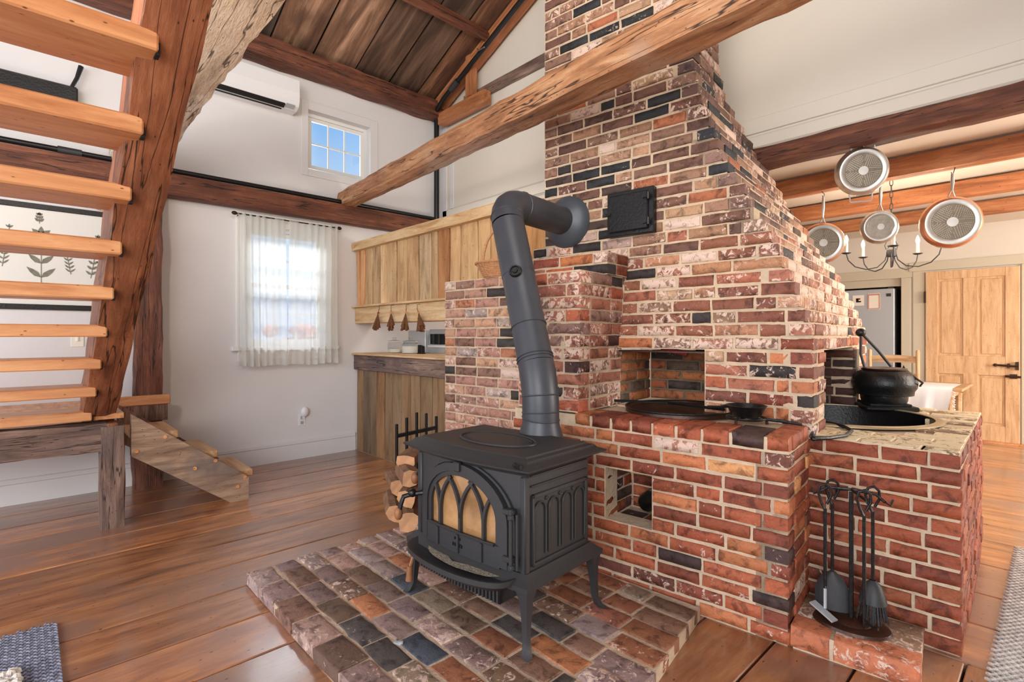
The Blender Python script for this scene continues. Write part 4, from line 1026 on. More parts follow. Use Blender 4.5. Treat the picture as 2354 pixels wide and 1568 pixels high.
# basket on the half wall
bp_ = w2(-1.90, .38, 1.643)
bk = thing('wicker_basket', 'wicker basket with tall handle on the brick half wall', 'basket', bp_)
sm = MB()
for j in range(9):
    z = .004+.011*j; rr = .085+.006*j
    sm.tube([(rr*1.25*math.cos(2*PI*i/30), rr*math.sin(2*PI*i/30), z+.003*math.sin(i*PI+j*PI)) for i in range(30)], .0058, 6, closed=True)
build('weave', sm, M['wicker'], bk, True, True)
sp = MB()
for i in range(24): a = 2*PI*i/24; sp.tube([(.082*1.25*math.cos(a), .082*math.sin(a), 0), (.142*1.2*math.cos(a), .142*math.sin(a), .1)], .0045, 5)
build('stake', sp, M['wicker'], bk, True, True)['kind'] = 'stuff'
build('rim', MB().tube([(.175*math.cos(2*PI*i/30), .144*math.sin(2*PI*i/30), .103) for i in range(30)], .009, 6, closed=True), M['wicker'], bk, True, True)
build('bottom', MB().lathe([(0, .004), (.1, .004)], (0, 0, 0), 20), M['wicker'], bk, True, True)
build('handle', MB().tube([(-.165*math.cos(PI*i/16), 0, .10+.24*math.sin(PI*i/16)) for i in range(17)], .008, 8), M['wicker'], bk, True, True)
# ============================================================ things on the brickwork
gd = thing('griddle_plate', 'round rusty iron griddle plate on the brick bench', 'griddle', w2(-.62, .42, ZB))
build('plate', MB().lathe([(0, .012), (.27, .012), (.275, .02), (.285, .02), (.288, 0), (0, 0)], (0, 0, 0), 48), M['rust'], gd, True, True)
build('edge_rim', MB().tube([(.285*math.cos(2*PI*i/48), .285*math.sin(2*PI*i/48), .02) for i in range(48)], .006, 6, closed=True), M['ironb'], gd, True, True)
gb = thing('griddle_bar', 'long flat iron bar lying from the niche to the skillet', 'iron bar', w2(-.5, .3, ZB))
build('bar', MB().tube([w2(-.97, .33, ZB+.035), w2(-.7, .45, ZB+.034), w2(-.36, .33, ZB+.04)], .008, 6), M['ironb'], gb, True)
sk = thing('skillet', 'small black cast iron skillet on a trivet on the bench', 'skillet', w2(-.235, .25, ZB+.028))
build('pan', MB().lathe([(0, 0), (.052, 0), (.062, .006), (.086, .052), (.09, .054), (.083, .054), (.058, .01), (0, .008)], (0, 0, 0), 32), M['ironb'], sk, True, True)
build('handle', MB().tube([(-.08, .0, .045), (-.13, .01, .03), (-.2, .03, .02)], [.010, .008, .010], 8), M['ironb'], sk, True, True)
tv = thing('iron_trivet', 'long-handled iron trivet under the skillet', 'trivet', w2(-.235, .25, ZB))
build('ring', MB().tube([(.085*math.cos(2*PI*i/24), .085*math.sin(2*PI*i/24), .024) for i in range(24)], .006, 6, closed=True).tube([(-.085, 0, .024), (.085, 0, .024)], .005).tube([(0, -.085, .024), (0, .085, .024)], .005), M['ironb'], tv, True, True)
for a in (-1.7, .3, 2.4): build('leg', MB().tube([(.083*math.cos(a), .083*math.sin(a), .024), (.088*math.cos(a), .088*math.sin(a), .0)], .007, 6), M['rust'], tv, True, True)
build('handle', MB().tube([(.08, .01, .024), (.14, .03, .022), (.22, .055, .012)], [.007, .008, .006], 8), M['ironb'], tv, True, True)
ri = thing('iron_ring', 'curved black iron handle lying on the counter corner', 'iron handle', (-.70, 2.63, tz))
rpts = [at(1870, 1008, Z=.80), at(1905, 1007, Z=.80), at(1945, 1001, Z=.8), at(1958, 990, Z=.8), at(1940, 980, Z=.8), at(1910, 973, Z=.8), at(1893, 971, Z=.8)]
build('loop', MB().tube(rpts, [.012, .009, .008, .008, .008, .008, .008], 8), M['ironb'], ri, True)
build('tip', MB().blob(rpts[0], (.014, .014, .012)), M['ironb'], ri, True)
# bulbous pot on the counter
pt = thing('iron_pot', 'round black cast iron pot with wire bail on the kettle counter', 'pot', (-.76, 3.90, tz), math.radians(30))
k_ = 1.0
build('pot_base', MB().bx(-.14, .14, -.14, .14, 0, .028, .008).box((0, 0, .034), (.22, .22, .016), None, .004), M['ironb'], pt, False, True)
build('pot_body', MB().lathe([(0, .04), (.115, .04), (.122, .055), (.125, .085), (.152, .09), (.155, .115), (.168, .135), (.172, .165), (.162, .20), (.14, .228), (.112, .243), (.11, .25), (0, .252)], (0, 0, 0), 40), M['ironb'], pt, True, True)
build('lid', MB().lathe([(.118, .243), (.120, .252), (.105, .256), (0, .262)], (0, 0, 0), 32), M['rust'], pt, True, True)
for sg in (-1, 1): build('ear', MB().tube([(sg*.10, 0, .24), (sg*.105, 0, .265), (sg*.115, 0, .24)], .008, 6), M['ironb'], pt, True, True)
build('bail', MB().tube([(.105, -.0, .255), (.13, -.1, .2), (.155, -.125, .175), (.172, -.05, .15)], .006, 8).tube([(-.105, 0, .26), (-.125, -.0, .34), (-.13, -.02, .46)], .008, 8).tube([(.06, .06, .26), (-.02, .03, .36), (-.12, -.0, .47)], .008, 8), M['iron'], pt, True, True)
build('bail_grip', MB().blob((-.128, -.01, .475), (.03, .03, .028), 10, 6), M['ironb'], pt, True, True)
# ============================================================ fireplace tools
tb = Vector((-.575, 2.40, .092))
tl = thing('tool_stand', 'black iron stand for fireplace tools on the low brick slab', 'tool stand', tb, math.radians(10))
def Tt(o, nm, mb, mat='ironb'): return build(nm, mb, M[mat], o, True, True)
Tt(tl, 'base', MB().lathe([(0, .016), (.11, .016), (.13, .010), (.135, 0)], (0, 0, 0), 32, Matrix.Diagonal((1.0, .72, 1)).to_3x3()).lathe([(0, .03), (.05, .03), (.07, .018), (.075, .01)], (0, .01, 0), 24), 'rust')
Tt(tl, 'pole', MB().tube([(0, 0, .02), (0, 0, .53)], .008, 8))
Tt(tl, 'crossbar', MB().tube([(-.11, -.02, .515), (-.08, 0, .535), (0, 0, .54), (.08, 0, .535), (.11, -.02, .515)], .006, 8).tube([(-.05, .05, .52), (0, 0, .54), (.05, -.05, .52)], .006, 8))
for (x_, y_) in ((-.11, -.02), (.11, -.02), (-.05, .05), (.05, -.05)): Tt(tl, 'hook', MB().tube([(x_, y_, .515), (x_*1.15, y_*1.15, .505), (x_*1.22, y_*1.22, .53)], .004, 6))
def tool(nm, lab, x_, y_, head):
    t = thing(nm, lab, 'fireplace tool', tb+Matrix.Rotation(math.radians(10), 3, 'Z') @ Vector((x_, y_, 0)), math.radians(10))
    Tt(t, 'shaft', MB().tube([(0, 0, .14), (0, 0, .46)], .0062, 8))
    Tt(t, 'loop_handle', MB().tube([(0, 0, .455), (-.012, 0, .48), (-.024, 0, .52), (-.016, 0, .55), (.004, 0, .56), (.02, 0, .545), (.022, 0, .515), (.006, 0, .48)], .0052, 8))
    head(t)
def shovel(t):
    n = 9; vv = []; ff = []
    for j in range(7):
        f = j/6; wdt = .062*min(1, (f*1.6)**.5+.12)
        for i in range(n): a = -1+2*i/(n-1); vv.append((a*wdt, .018*(a*a)-.012-.02*f, .18-.15*f))
    for j in range(6):
        for i in range(n-1): ff.append((j*n+i, j*n+i+1, (j+1)*n+i+1, (j+1)*n+i))
    m_ = [(v[0], v[1]+.003, v[2]) for v in vv]; k = len(vv)
    mb = MB().add(vv+m_, ff+[tuple(q+k for q in f) for f in ff])
    Tt(t, 'shovel_pan', mb, 'iron')
def brush(t):
    Tt(t, 'brush_cap', MB().lathe([(.01, .19), (.03, .17), (.045, .12), (.048, .105)], (0, 0, 0), 14), 'iron')
    mb = MB()
    for i in range(70): a = U(0, 6.28); q = U(0, 1)**.5; mb.tube([(.04*q*math.cos(a), .04*q*math.sin(a), .12), (.055*q*math.cos(a), .055*q*math.sin(a), .03+U(0, .012))], .002, 4)
    Tt(t, 'bristles', mb)['kind'] = 'stuff'
def poker(t): Tt(t, 'poker_tip', MB().tube([(0, 0, .15), (0, 0, .04), (0, 0, .022)], [.006, .006, .002], 6).tube([(0, 0, .06), (.03, -.02, .045), (.045, -.03, .05)], .005, 6))
def rake(t): Tt(t, 'scraper', MB().tube([(0, 0, .15), (0, 0, .06)], .006, 6).box((-.005, -.01, .05), (.10, .034, .006), Matrix.Rotation(-.5, 3, 'Z') @ Matrix.Rotation(.35, 3, 'Y')), 'stainless')
tool('ash_shovel', 'fireplace shovel with rounded pan at the left rear of the stand', -.068, .04, shovel)
tool('hearth_brush', 'hearth brush with metal cap at the right of the stand', .07, .02, brush)
tool('poker', 'slim poker with side barb at the right front of the stand', .045, -.055, poker)
tool('ash_scraper', 'scraper tool with flat silvery blade at the left front', -.085, -.05, rake)
# ============================================================ log rack and logs
lr = thing('log_rack', 'black iron log rack with upright bars behind the stove', 'log rack', (-3.6, 2.3, 0))
rk = []
for k, (px, pt_) in enumerate(((912, 975), (935, 960), (958, 948), (980, 950), (1003, 957))):
    q = at(px, 1100, Y=2.02+.09*k); ztop = 1.25-(pt_-HY)*depth((q.x, q.y))/F0
    rk.append((q.x, q.y, ztop)); build('upright', MB().bx(q.x-.009, q.x+.009, q.y-.009, q.y+.009, 0, ztop, .002), M['ironb'], lr)
a_, b_ = rk[0], rk[-1]
dd = Vector((b_[0]-a_[0], b_[1]-a_[1], 0)); 
build('top_rail', MB().tube([(a_[0], a_[1], a_[2]-.09), (b_[0], b_[1], b_[2]-.09)], .018, 4), M['ironb'], lr)
build('bottom_rail', MB().tube([(a_[0], a_[1], .06), (b_[0], b_[1], .06)], .014, 4).tube([(a_[0], a_[1], .05), (a_[0]+.62, a_[1]-.22, .075)], .012, 4).tube([(b_[0], b_[1], .05), (b_[0]+.6, b_[1]-.2, .075)], .012, 4), M['ironb'], lr)
ll = ['split log at the bottom of the pile beside the stove', 'log with orange split end low in the pile', 'bark-covered log in the middle of the pile', 'grey log near the top of the pile', 'reddish split log topmost of the pile', 'short log resting against the rack bars']
base_ = at(925, 1180, Z=.1)
for k, (px, py, D_, r_) in enumerate(((940, 1200, 2.52, .055), (912, 1180, 2.72, .055), (935, 1148, 2.60, .052), (945, 1098, 2.66, .052), (932, 1062, 2.84, .05), (915, 1118, 2.86, .052))):
    c_ = at(px, py, D=D_); c_.z = max(c_.z, r_+.085)
    g = thing('firewood_log', ll[k], 'log', c_, U(-.3, .3)); g.rotation_euler = (U(-.1, .1), U(-.08, .08), 2.5+U(-.25, .25)); 
    n = 9; rr = [r_*U(.8, 1.15) for _ in range(n)]; vv = []
    for xx in (0, .08, .16, .24, .30):
        for i in range(n): a = 2*PI*i/n; q = rr[i]*U(.95, 1.05)*(.75 if i in (2, 3) else 1); vv.append((xx, q*math.cos(a), q*math.sin(a)))
    ff = [(j*n+i, j*n+(i+1) % n, (j+1)*n+(i+1) % n, (j+1)*n+i) for j in range(4) for i in range(n)]
    build('bark', MB().add(vv, ff), M['log'], g, False, True)
    build('cut_end', MB().add(vv[:n], [tuple(range(n))[::-1]]), M['logcut'], g, False, True)
    build('cut_end', MB().add(vv[-n:], [tuple(range(n))]), M['logcut'], g, False, True)
# ============================================================ windows
def window(name, Y0, Y1, Z0, Z1, nx, sashes, depth_x=.08, proud=0.):
    w = thing(name, None, None, (XL-depth_x, (Y0+Y1)/2, Z0), 0, kind='structure'); xf = XL-depth_x
    build('window_frame', MB().bx(xf-.03, xf+.03, Y0, Y0+.035, Z0, Z1).bx(xf-.03, xf+.03, Y1-.035, Y1, Z0, Z1).bx(xf-.03, xf+.03, Y0+.035, Y1-.035, Z1-.035, Z1).bx(xf-.03, xf+.03, Y0+.035, Y1-.035, Z0, Z0+.03), M['white'], w)
    for k, (a, b) in enumerate(sashes):
        xs = xf+(.012 if k == 0 else -.012); y0, y1 = Y0+.035, Y1-.035; fr_ = .035
        s = build('sash', MB().bx(xs-.012, xs+.012, y0, y0+fr_, a, b).bx(xs-.012, xs+.012, y1-fr_, y1, a, b).bx(xs-.012, xs+.012, y0+fr_, y1-fr_, a, a+fr_).bx(xs-.012, xs+.012, y0+fr_, y1-fr_, b-fr_, b), M['white'], w)
        iy0, iy1, iz0, iz1 = y0+fr_, y1-fr_, a+fr_, b-fr_; dy = (iy1-iy0)/nx; dz = (iz1-iz0)/2
        for i in range(1, nx): build('muntin', MB().bx(xs-.008, xs+.008, iy0+dy*i-.007, iy0+dy*i+.007, iz0, iz1), M['white'], s)
        build('muntin', MB().bx(xs-.0082, xs+.0082, iy0, iy1, iz0+dz-.007, iz0+dz+.007), M['white'], s)
        for i in range(nx):
            for j in range(2): build('pane', MB().bx(xs-.002, xs+.002, iy0+dy*i+.003, iy0+dy*(i+1)-.003, iz0+dz*j+.003, iz0+dz*(j+1)-.003), M['glass'], s)
    return w
w1 = window('window_1', *W1, 3, [(1.17, 1.75), (1.72, 2.26)], .07)
struct('trim_5', MB().bx(XL, XL+.022, 1.41, W1[0], 1.135, W1[3], .003).bx(XL, XL+.022, W1[1], 2.36, 1.135, W1[3], .003).bx(XL, XL+.022, 1.41, 2.36, W1[3], 2.41, .003).bx(XL-.05, XL+.06, 1.37, 2.40, 1.10, 1.135, .005).bx(XL, XL+.02, 1.43, 2.34, 1.0, 1.10, .003), M['white'])
w2_ = window('window_2', *W2, 3, [(2.99, 3.52)], .11)
struct('trim_6', MB().bx(XL, XL+.010, W2[0]-.07, W2[0]-.001, W2[2]-.07, W2[3]+.09, .002).bx(XL, XL+.010, W2[1]+.001, W2[1]+.09, W2[2]-.07, W2[3]+.09, .002).bx(XL, XL+.010, W2[0], W2[1], W2[3], W2[3]+.09, .002).bx(XL, XL+.010, W2[0], W2[1], W2[2]-.07, W2[2], .002), M['plaster'])
# curtains
cr_ = thing('curtain_rod', 'thin dark curtain rod above the lower window', 'curtain rod', (XL+.08, 1.88, 2.375))
build('rod', MB().tube([(XL+.08, 1.40, 2.372), (XL+.08, 2.37, 2.372)], .006, 8), M['blackpipe'], cr_, True)
for yy, s in ((1.40, -1), (2.37, 1)): build('finial', MB().blob((XL+.08, yy+s*.018, 2.372), (.016, .026, .018), 8, 6).tube([(XL+.03, yy-s*.02, 2.36), (XL+.08, yy-s*.02, 2.372)], .005), M['rust'], cr_, True)
def curtain(lab, ya, yb_, dens, flare):
    nx, nz = 150, 16; vv = []; sd = U(0, 9)
    for j in range(nz+1):
        f = j/nz; z = 2.385-f*(2.385-.955)
        for i in range(nx+1):
            u = i/nx; y = ya+(yb_-ya)*u+flare*f*(u if dens > 0 else (1-u)*-1)*(.5)
            d = (1-u) if dens > 0 else u      # density of the folds towards the outer side
            d = max(0, min(1, (d-.28)*2.2))
            am = (.016+.014*f)*d+.003
            x = XL+.085+am*math.sin(u*46+.9*math.sin(f*2+sd)+sd)+.006*math.sin(u*17+f*3)
            vv.append((x, y, z+.006*math.sin(u*9+sd)*f))
    ff = [(j*(nx+1)+i, j*(nx+1)+i+1, (j+1)*(nx+1)+i+1, (j+1)*(nx+1)+i) for j in range(nz) for i in range(nx)]
    o = build('sheer_curtain', MB().add(vv, ff), M['sheer'], None, False); o.data.polygons.foreach_set('use_smooth', [True]*len(o.data.polygons))
    tag(o, lab, 'curtain', 'sheer curtains on the lower window')
    h_ = MB()
    build('hem', MB().add([(vv[nz*(nx+1)+i][0]+dx, vv[nz*(nx+1)+i][1], vv[nz*(nx+1)+i][2]+dz) for dx, dz in ((.002, 0), (.002, .05)) for i in range(nx+1)], [(i, i+1, nx+2+i, nx+1+i) for i in range(nx)]), M['sheer'], o, False)
curtain('left sheer white curtain panel on the lower window', 1.405, 1.84, 1, .03)
curtain('right sheer white curtain panel on the lower window', 1.87, 2.37, -1, .03)
# outside: lawn, neighbouring house, red shrub
struct('ground', MB().bx(-60, -5.5, -40, 40, -1.2, -1.0), plain('lawn', rgb(150, 160, 130), .9, var=.2, vscale=1), label='ground outside the windows')
nh = thing('neighbour_house', 'grey house seen through the lower window', 'building', (-20, 7.5, -1))
build('wall', MB().bx(-23, -19, 3.5, 12.5, -1, 1.2), plain('siding', rgb(206, 208, 210), .8), nh)
build('roof', MB().prism([(-18.4, 1.1), (-21, 2.7), (-23.6, 1.1)], 3.2, 12.8, Matrix(((1, 0, 0, 0), (0, 0, 1, 0), (0, 1, 0, 0), (0, 0, 0, 1)))), plain('shingle', rgb(176, 180, 184), .9), nh)
for k in range(3): build('window', MB().bx(-19.02, -18.97, 4.6+2.4*k, 5.4+2.4*k, -.1, .9), M['iron'], nh)
rb = MB()
for i in range(110): rb.blob((-16+U(-.4, .4), U(5.0, 8.2), U(-.9, 1.45)), (.28, .28, .22), 6, 4, None, .3)
tag(build('red_shrub', rb, plain('red_leaves', rgb(232, 160, 140), .9, var=.2, vscale=6)), 'red-leaved shrub outside the lower window', 'shrub')
# ============================================================ wall fittings
ac = thing('air_conditioner', 'white mini-split air conditioner high on the window wall', 'air conditioner', (XL, 1.5, 3.46))
pf_ = [(XL, 3.46), (XL+.14, 3.46), (XL+.20, 3.52), (XL+.21, 3.58), (XL+.20, 3.74), (XL, 3.74)]
pf_ = [(XL, 3.45), (XL+.12, 3.45), (XL+.17, 3.475), (XL+.195, 3.52), (XL+.20, 3.60), (XL+.19, 3.73), (XL, 3.74)]
MYZ = Matrix(((1, 0, 0, 0), (0, 0, 1, 0), (0, 1, 0, 0), (0, 0, 0, 1)))
build('housing', MB().prism(pf_, 1.02, 1.93, MYZ), M['plastic'], ac)
build('vent', MB().box((XL+.155, 1.42, 3.463), (.05, .76, .012), Matrix.Rotation(-.46, 3, 'Y')), M['dark'], ac)
build('louver', MB().box((XL+.10, 1.42, 3.446), (.012, .74, .010)), M['dark'], ac)
build('display', MB().box((XL+.165, 1.85, 3.468), (.05, .08, .006), Matrix.Rotation(-.5, 3, 'Y')), M['stainless'], ac)
sw = thing('light_switch', 'almond light switch plate on the wall behind the stair treads', 'switch', (XL, .28, 1.217))
build('plate', MB().bx(XL, XL+.006, .242, .32, 1.157, 1.277, .002), M['cream'], sw); build('toggle', MB().bx(XL+.005, XL+.016, .274, .288, 1.20, 1.235, .002), M['cream'], sw)
ol = thing('wall_outlet', 'white outlet plate on the wall below the curtained window', 'outlet', (XL, 2.03, .39))
build('plate', MB().bx(XL, XL+.006, 1.99, 2.06, .33, .45, .002), M['plastic'], ol)
build('socket', MB().bx(XL+.005, XL+.009, 2.01, 2.04, .345, .375).bx(XL+.005, XL+.009, 2.01, 2.04, .395, .425), M['stainless'], ol)
nl = thing('night_light', 'white oval plug-in device above the outlet', 'night light', (XL, 2.05, .47))
build('shell', MB().blob((XL+.03, 2.045, .47), (.025, .04, .05), 14, 8), M['plastic'], nl, True); build('prong', MB().bx(XL+.008, XL+.02, 2.03, 2.05, .40, .44), M['plastic'], nl)
# television on the wall behind the stairs
tvv = thing('television', 'black flat screen seen behind the upper stair treads', 'television', (XL, -.3, 2.85))
build('screen', MB().bx(XL+.02, XL+.09, -.8, .28, 2.78, 3.16, .012), M['ironb'], tvv); build('aerial', MB().tube([(XL+.06, .24, 3.15), (XL+.06, .275, 3.24), (XL+.06, .30, 3.34)], [.012, .014, .018], 6), M['ironb'], tvv)
# botanical wall chart
chx = XL+.012
bc = thing('botanical_chart', 'hanging botanical print with black rails behind the stair treads', 'wall chart', (XL, 0, 1.45))
build('canvas', MB().bx(XL+.004, chx, -.62, .47, 1.47, 2.21), M['paper'], bc)
build('rail', MB().bx(XL+.002, chx+.014, -.64, .50, 2.195, 2.235, .003), M['ironb'], bc); build('rail', MB().bx(XL+.002, chx+.014, -.64, .50, 1.44, 1.48, .003), M['ironb'], bc)
build('cord', MB().tube([(chx, .47, 2.235), (chx, .0, 2.37), (chx, -.6, 2.235)], .003, 5), M['wicker'], bc)
def sprig(yc, z0, h_, n, ll_, w_, lean=0., stem=.0025):
    mb = MB(); X_ = chx+.002
    mb.tube([(X_, yc, z0), (X_, yc+lean*.5, z0+h_*.5), (X_, yc+lean, z0+h_)], stem, 4)
    for i in range(n):
        f = (i+.6)/n; z = z0+h_*f; y = yc+lean*f
        for sg in ((-1, 1) if i < n-1 else (-1, 1, 0)):
            L2 = ll_*(1-.45*f); a = .75 if sg else PI/2; dy, dz = (math.cos(a)*sg if sg else 0), math.sin(a)
            p0_ = (y, z); pts = []
            for t, wk in ((0, 0), (.3, 1), (.65, .8), (1, 0)): pts.append((p0_[0]+dy*L2*t, p0_[1]+dz*L2*t, wk*w_))
            nx, nz = -dz, dy
            vv = [(X_, q[0]+nx*q[2], q[1]+nz*q[2]) for q in pts]+[(X_, q[0]-nx*q[2], q[1]-nz*q[2]) for q in pts[1:3]]
            mb.add(vv, [(0, 1, 2, 3, 5, 4)])
    return mb
for (yc, z0, h_, n, ll_, w_, ln) in ((.07, 1.62, .42, 4, .12, .018, 0), (-.14, 1.75, .3, 9, .05, .006, .04), (.24, 1.72, .26, 9, .045, .006, -.04), (.36, 1.70, .34, 8, .05, .009, .05), (.43, 1.70, .3, 7, .045, .006, -.02), (.0, 1.53, .09, 4, .05, .008, -.05), (.15, 1.53, .09, 4, .05, .008, .05), (.06, 2.09, .07, 3, .04, .01, 0), (-.4, 1.65, .4, 6, .09, .014, 0)):
    build('sprig', sprig(yc, z0, h_, n, ll_, w_, ln), M['print'], bc)
# ============================================================ KITCHEN
# pans on hooks
def pan(lab, px, py, hpx, hpy, yb, r_, two=False, small=False, face=None):
    hk = at(hpx, hpy, Y=yb); hk.z = 2.42
    c_ = at(px, py, D=depth(hk)); 
    t = thing('hanging_pan', lab, 'pan', (c_.x, c_.y, c_.z), 0, 'pans hanging from the ceiling beams')
    nrm = (Vector((0, 0, H+.1))-c_).normalized(); nrm = (nrm+Vector((.25, 0, 0.05))).normalized()
    up0 = Vector((0, 0, 1)); s = up0.cross(nrm).normalized(); u = nrm.cross(s); MM = Matrix((( s.x, u.x, nrm.x), (s.y, u.y, nrm.y), (s.z, u.z, nrm.z)))
    # bottom faces the viewer
    build('pan_wall', MB().lathe([(r_, -.05), (r_*1.0, -.045), (r_*.93, -.012), (r_*.86, 0)], (0, 0, 0), 40, MM), M['steel'] if (two or small) else M['copper'], t, True, True)
    build('pan_bottom', MB().lathe([(r_*.86, 0), (r_*.7, .0015), (r_*.68, .0)], (0, 0, 0), 40, MM).lathe([(r_*.18, 0.0015), (0, .0015)], (0, 0, 0), 24, MM), M['steel'], t, True, True)
    dsc = MB().lathe([(r_*.68, -.0005), (r_*.18, -.0005)], (0, 0, 0), 40, MM)
    build('base_disc', dsc, plain('disc', rgb(120, 108, 92) if not small else rgb(150, 140, 128), .4, .8, var=.2, vscale=30), t, True, True)
    dots = MB()
    if not small:
        for j in range(9):
            rr = r_*(.22+.05*j)
            for i in range(14+5*j):
                a = 2*PI*i/(14+5*j)
                if abs(math.sin(2*a)) < .16: continue
                q = MM @ Vector((rr*math.cos(a), rr*math.sin(a), .0008)); dots.box(q, (.0035, .0035, .0025), MM)
        build('rivet_dots', dots, M['steel'], t, False, True)['kind'] = 'stuff'
    if two:
        for sg in (1, -1):
            build('loop_handle', MB().tube([MM @ Vector((-r_*.42, sg*r_*.9, -.04)), MM @ Vector((-r_*.38, sg*r_*1.25, -.035)), MM @ Vector((r_*.38, sg*r_*1.25, -.035)), MM @ Vector((r_*.42, sg*r_*.9, -.04))], .005, 8), M['stainless'], t, True, True)
        topy = r_*1.25
    else:
        hl = (c_.z and (hk.z-.06-c_.z))-r_; hl = max(.12, hl)
        build('handle', MB().tube([MM @ Vector((-.02, r_*.95, -.045)), MM @ Vector((0, r_+.05, -.035))], .004, 6).tube([MM @ Vector((.02, r_*.95, -.045)), MM @ Vector((0, r_+.05, -.035))], .004, 6).tube([MM @ Vector((0, r_+.04, -.035)), MM @ Vector((0, r_+hl*.6, -.03)), MM @ Vector((0, r_+hl, -.03))], [.006, .012, .009], 8), M['steel'], t, True, True)
        topy = r_+hl
    tp_ = c_+MM @ Vector((0, topy, -.03))
    hk2 = thing('pan_hook', 'iron hook holding the '+lab, 'hook', (hk.x, hk.y, hk.z))
    build('wire', MB().tube([(hk.x, hk.y, hk.z+.02), (hk.x, hk.y, hk.z-.02), (tp_.x+.008, tp_.y, tp_.z+.02), (tp_.x, tp_.y, tp_.z-.008), (tp_.x-.008, tp_.y, tp_.z+.012)], .003, 6), M['ironb'], hk2, True)
    build('screw', MB().blob((hk.x, hk.y, hk.z), (.006, .006, .008)), M['ironb'], hk2, True)
pan('large two-handled pan with hammered bottom on the nearest beam', 1985, 392, 1983, 320, 3.77, .148, True)
pan('copper-rimmed frying pan hanging nearest the chimney', 1893, 558, 1890, 437, 4.66, .165)
pan('small saucepan hanging before the chandelier', 2025, 521, 2027, 422, 4.66, .125, small=True)
pan('copper-rimmed frying pan hanging rightmost over the door', 2190, 510, 2195, 382, 4.66, .178)
# chandelier
cc = at(2049, 590, D=4.25); 
ch = thing('chandelier', 'iron candle chandelier with five lit candle bulbs in the kitchen', 'chandelier', (cc.x, cc.y, cc.z))
zc = cc.z
build('canopy', MB().lathe([(0, 2.53), (.02, 2.535), (.065, 2.55), (.07, 2.56)], (cc.x, cc.y, 0), 20), M['rust'], ch, True)
zt_ = zc+.19
n_ = 9; z = 2.53
dz = (2.53-zt_)/n_
for k in range(n_):
    z0 = 2.53-dz*k; a = k % 2*PI/2
    build('chain_link', MB().tube([(cc.x+.011*math.cos(t)*math.cos(a), cc.y+.011*math.cos(t)*math.sin(a), z0-dz/2+(dz*.62)*math.sin(t)) for t in [2*PI*i/12 for i in range(12)]], .0028, 5, closed=True), M['iron'], ch, True)
build('hub', MB().lathe([(.034, zc+.0), (.036, zc+.01), (.036, zc+.05), (.034, zc+.055)], (cc.x, cc.y, 0), 18).tube([(cc.x, cc.y, zc-.09), (cc.x, cc.y, zc+.02)], .006), M['iron'], ch, True)
for sg in (1, -1): build('scroll', MB().tube([(cc.x, cc.y, zt_), (cc.x+sg*.02, cc.y+sg*.02, zc+.14), (cc.x+sg*.038, cc.y+sg*.038, zc+.09), (cc.x+sg*.03, cc.y+sg*.03, zc+.06), (cc.x+sg*.014, cc.y+sg*.014, zc+.075), (cc.x+sg*.022, cc.y+sg*.022, zc+.09)], .0035, 6), M['iron'], ch, True)
camr = YAW
for k in range(5):
    a = camr+math.radians(20+72*k); ca, sa = math.cos(a), math.sin(a); Ra = .325
    pts = [(cc.x+ca*r__, cc.y+sa*r__, zc+zz) for r__, zz in ((.03, .03), (.045, -.03), (.10, -.085), (.18, -.10), (.26, -.075), (.31, -.02), (Ra, .035))]
    arm = build('arm', MB().tube(pts, .0045, 6), M['iron'], ch, True)
    e_ = Vector((cc.x+ca*Ra, cc.y+sa*Ra, zc+.035))
    build('drip_pan', MB().lathe([(0, 0), (.02, .0), (.036, .008), (.036, .010), (.018, .004), (0, .004)], e_, 16), M['iron'], arm, True)
    build('candle', MB().lathe([(0, .004), (.0125, .004), (.0125, .095), (0, .097)], e_, 12), M['cream'], arm, True)
    build('bulb', MB().lathe([(0, .096), (.009, .098), (.0145, .115), (.011, .135), (.003, .158), (0, .16)], e_, 12), M['bulb'], arm, True)
    lamp('POINT', 'candle_light', (e_.x, e_.y, e_.z+.19), 2.2, (1, .82, .6), .03)
# refrigerator in the alcove
fx1 = at(2058, 800, Y=YK+.02).x; fz = at(2000, 665, Y=YK+.02).z
struct('trim_7', MB().bx(AX0, AX1, YK+.03, YK+.05, fz+.02, AZ), M['beige'])
fr_ = thing('refrigerator', 'stainless refrigerator in the alcove left of the pine door', 'refrigerator', ((AX0+fx1)/2, YK+.3, 0))
build('cabinet', MB().bx(AX0+.03, fx1, YK+.07, YK+.75, .02, fz, .004), M['fridgeside'], fr_)
build('door', MB().bx(AX0+.03, fx1-.005, YK+.0, YK+.065, .05, fz-.005, .008), M['stainless'], fr_)
build('hinge_cap', MB().bx(fx1-.08, fx1-.02, YK+.02, YK+.08, fz-.004, fz+.012, .003), M['fridgeside'], fr_)
bp2 = at(2043, 678, Y=YK); build('badge', MB().bx(bp2.x-.025, bp2.x+.025, YK-.004, YK+.001, bp2.z-.02, bp2.z+.02), M['iron'], fr_)
def note(lab, px, py, w_, h_, marks):
    q = at(px, py, Y=YK-.004); t = thing('note', lab, 'paper', (q.x, q.y, q.z))
    build('sheet', MB().box((0, 0, 0), (w_, .003, h_)), M['cream'], t, local=True)
    for (mx, mz, mw_, mh, mt) in marks: build('print', MB().box((mx, -.003, mz), (mw_, .002, mh), None, .0006), mt, t, local=True)
pk = plain('pink', rgb(214, 150, 130), .8)
note('small picture of a dark bird on the refrigerator', 1973, 691, .13, .14, [(-.01, .0, .03, .05, M['dark']), (0, .02, .05, .02, M['red']), (.015, -.015, .035, .02, M['dark'])])
note('white notepad with pink border on the refrigerator', 2009, 693, .135, .21, [(0, .09, .12, .02, pk), (0, -.095, .12, .012, pk), (-.06, 0, .012, .19, pk), (.06, 0, .012, .19, pk)])
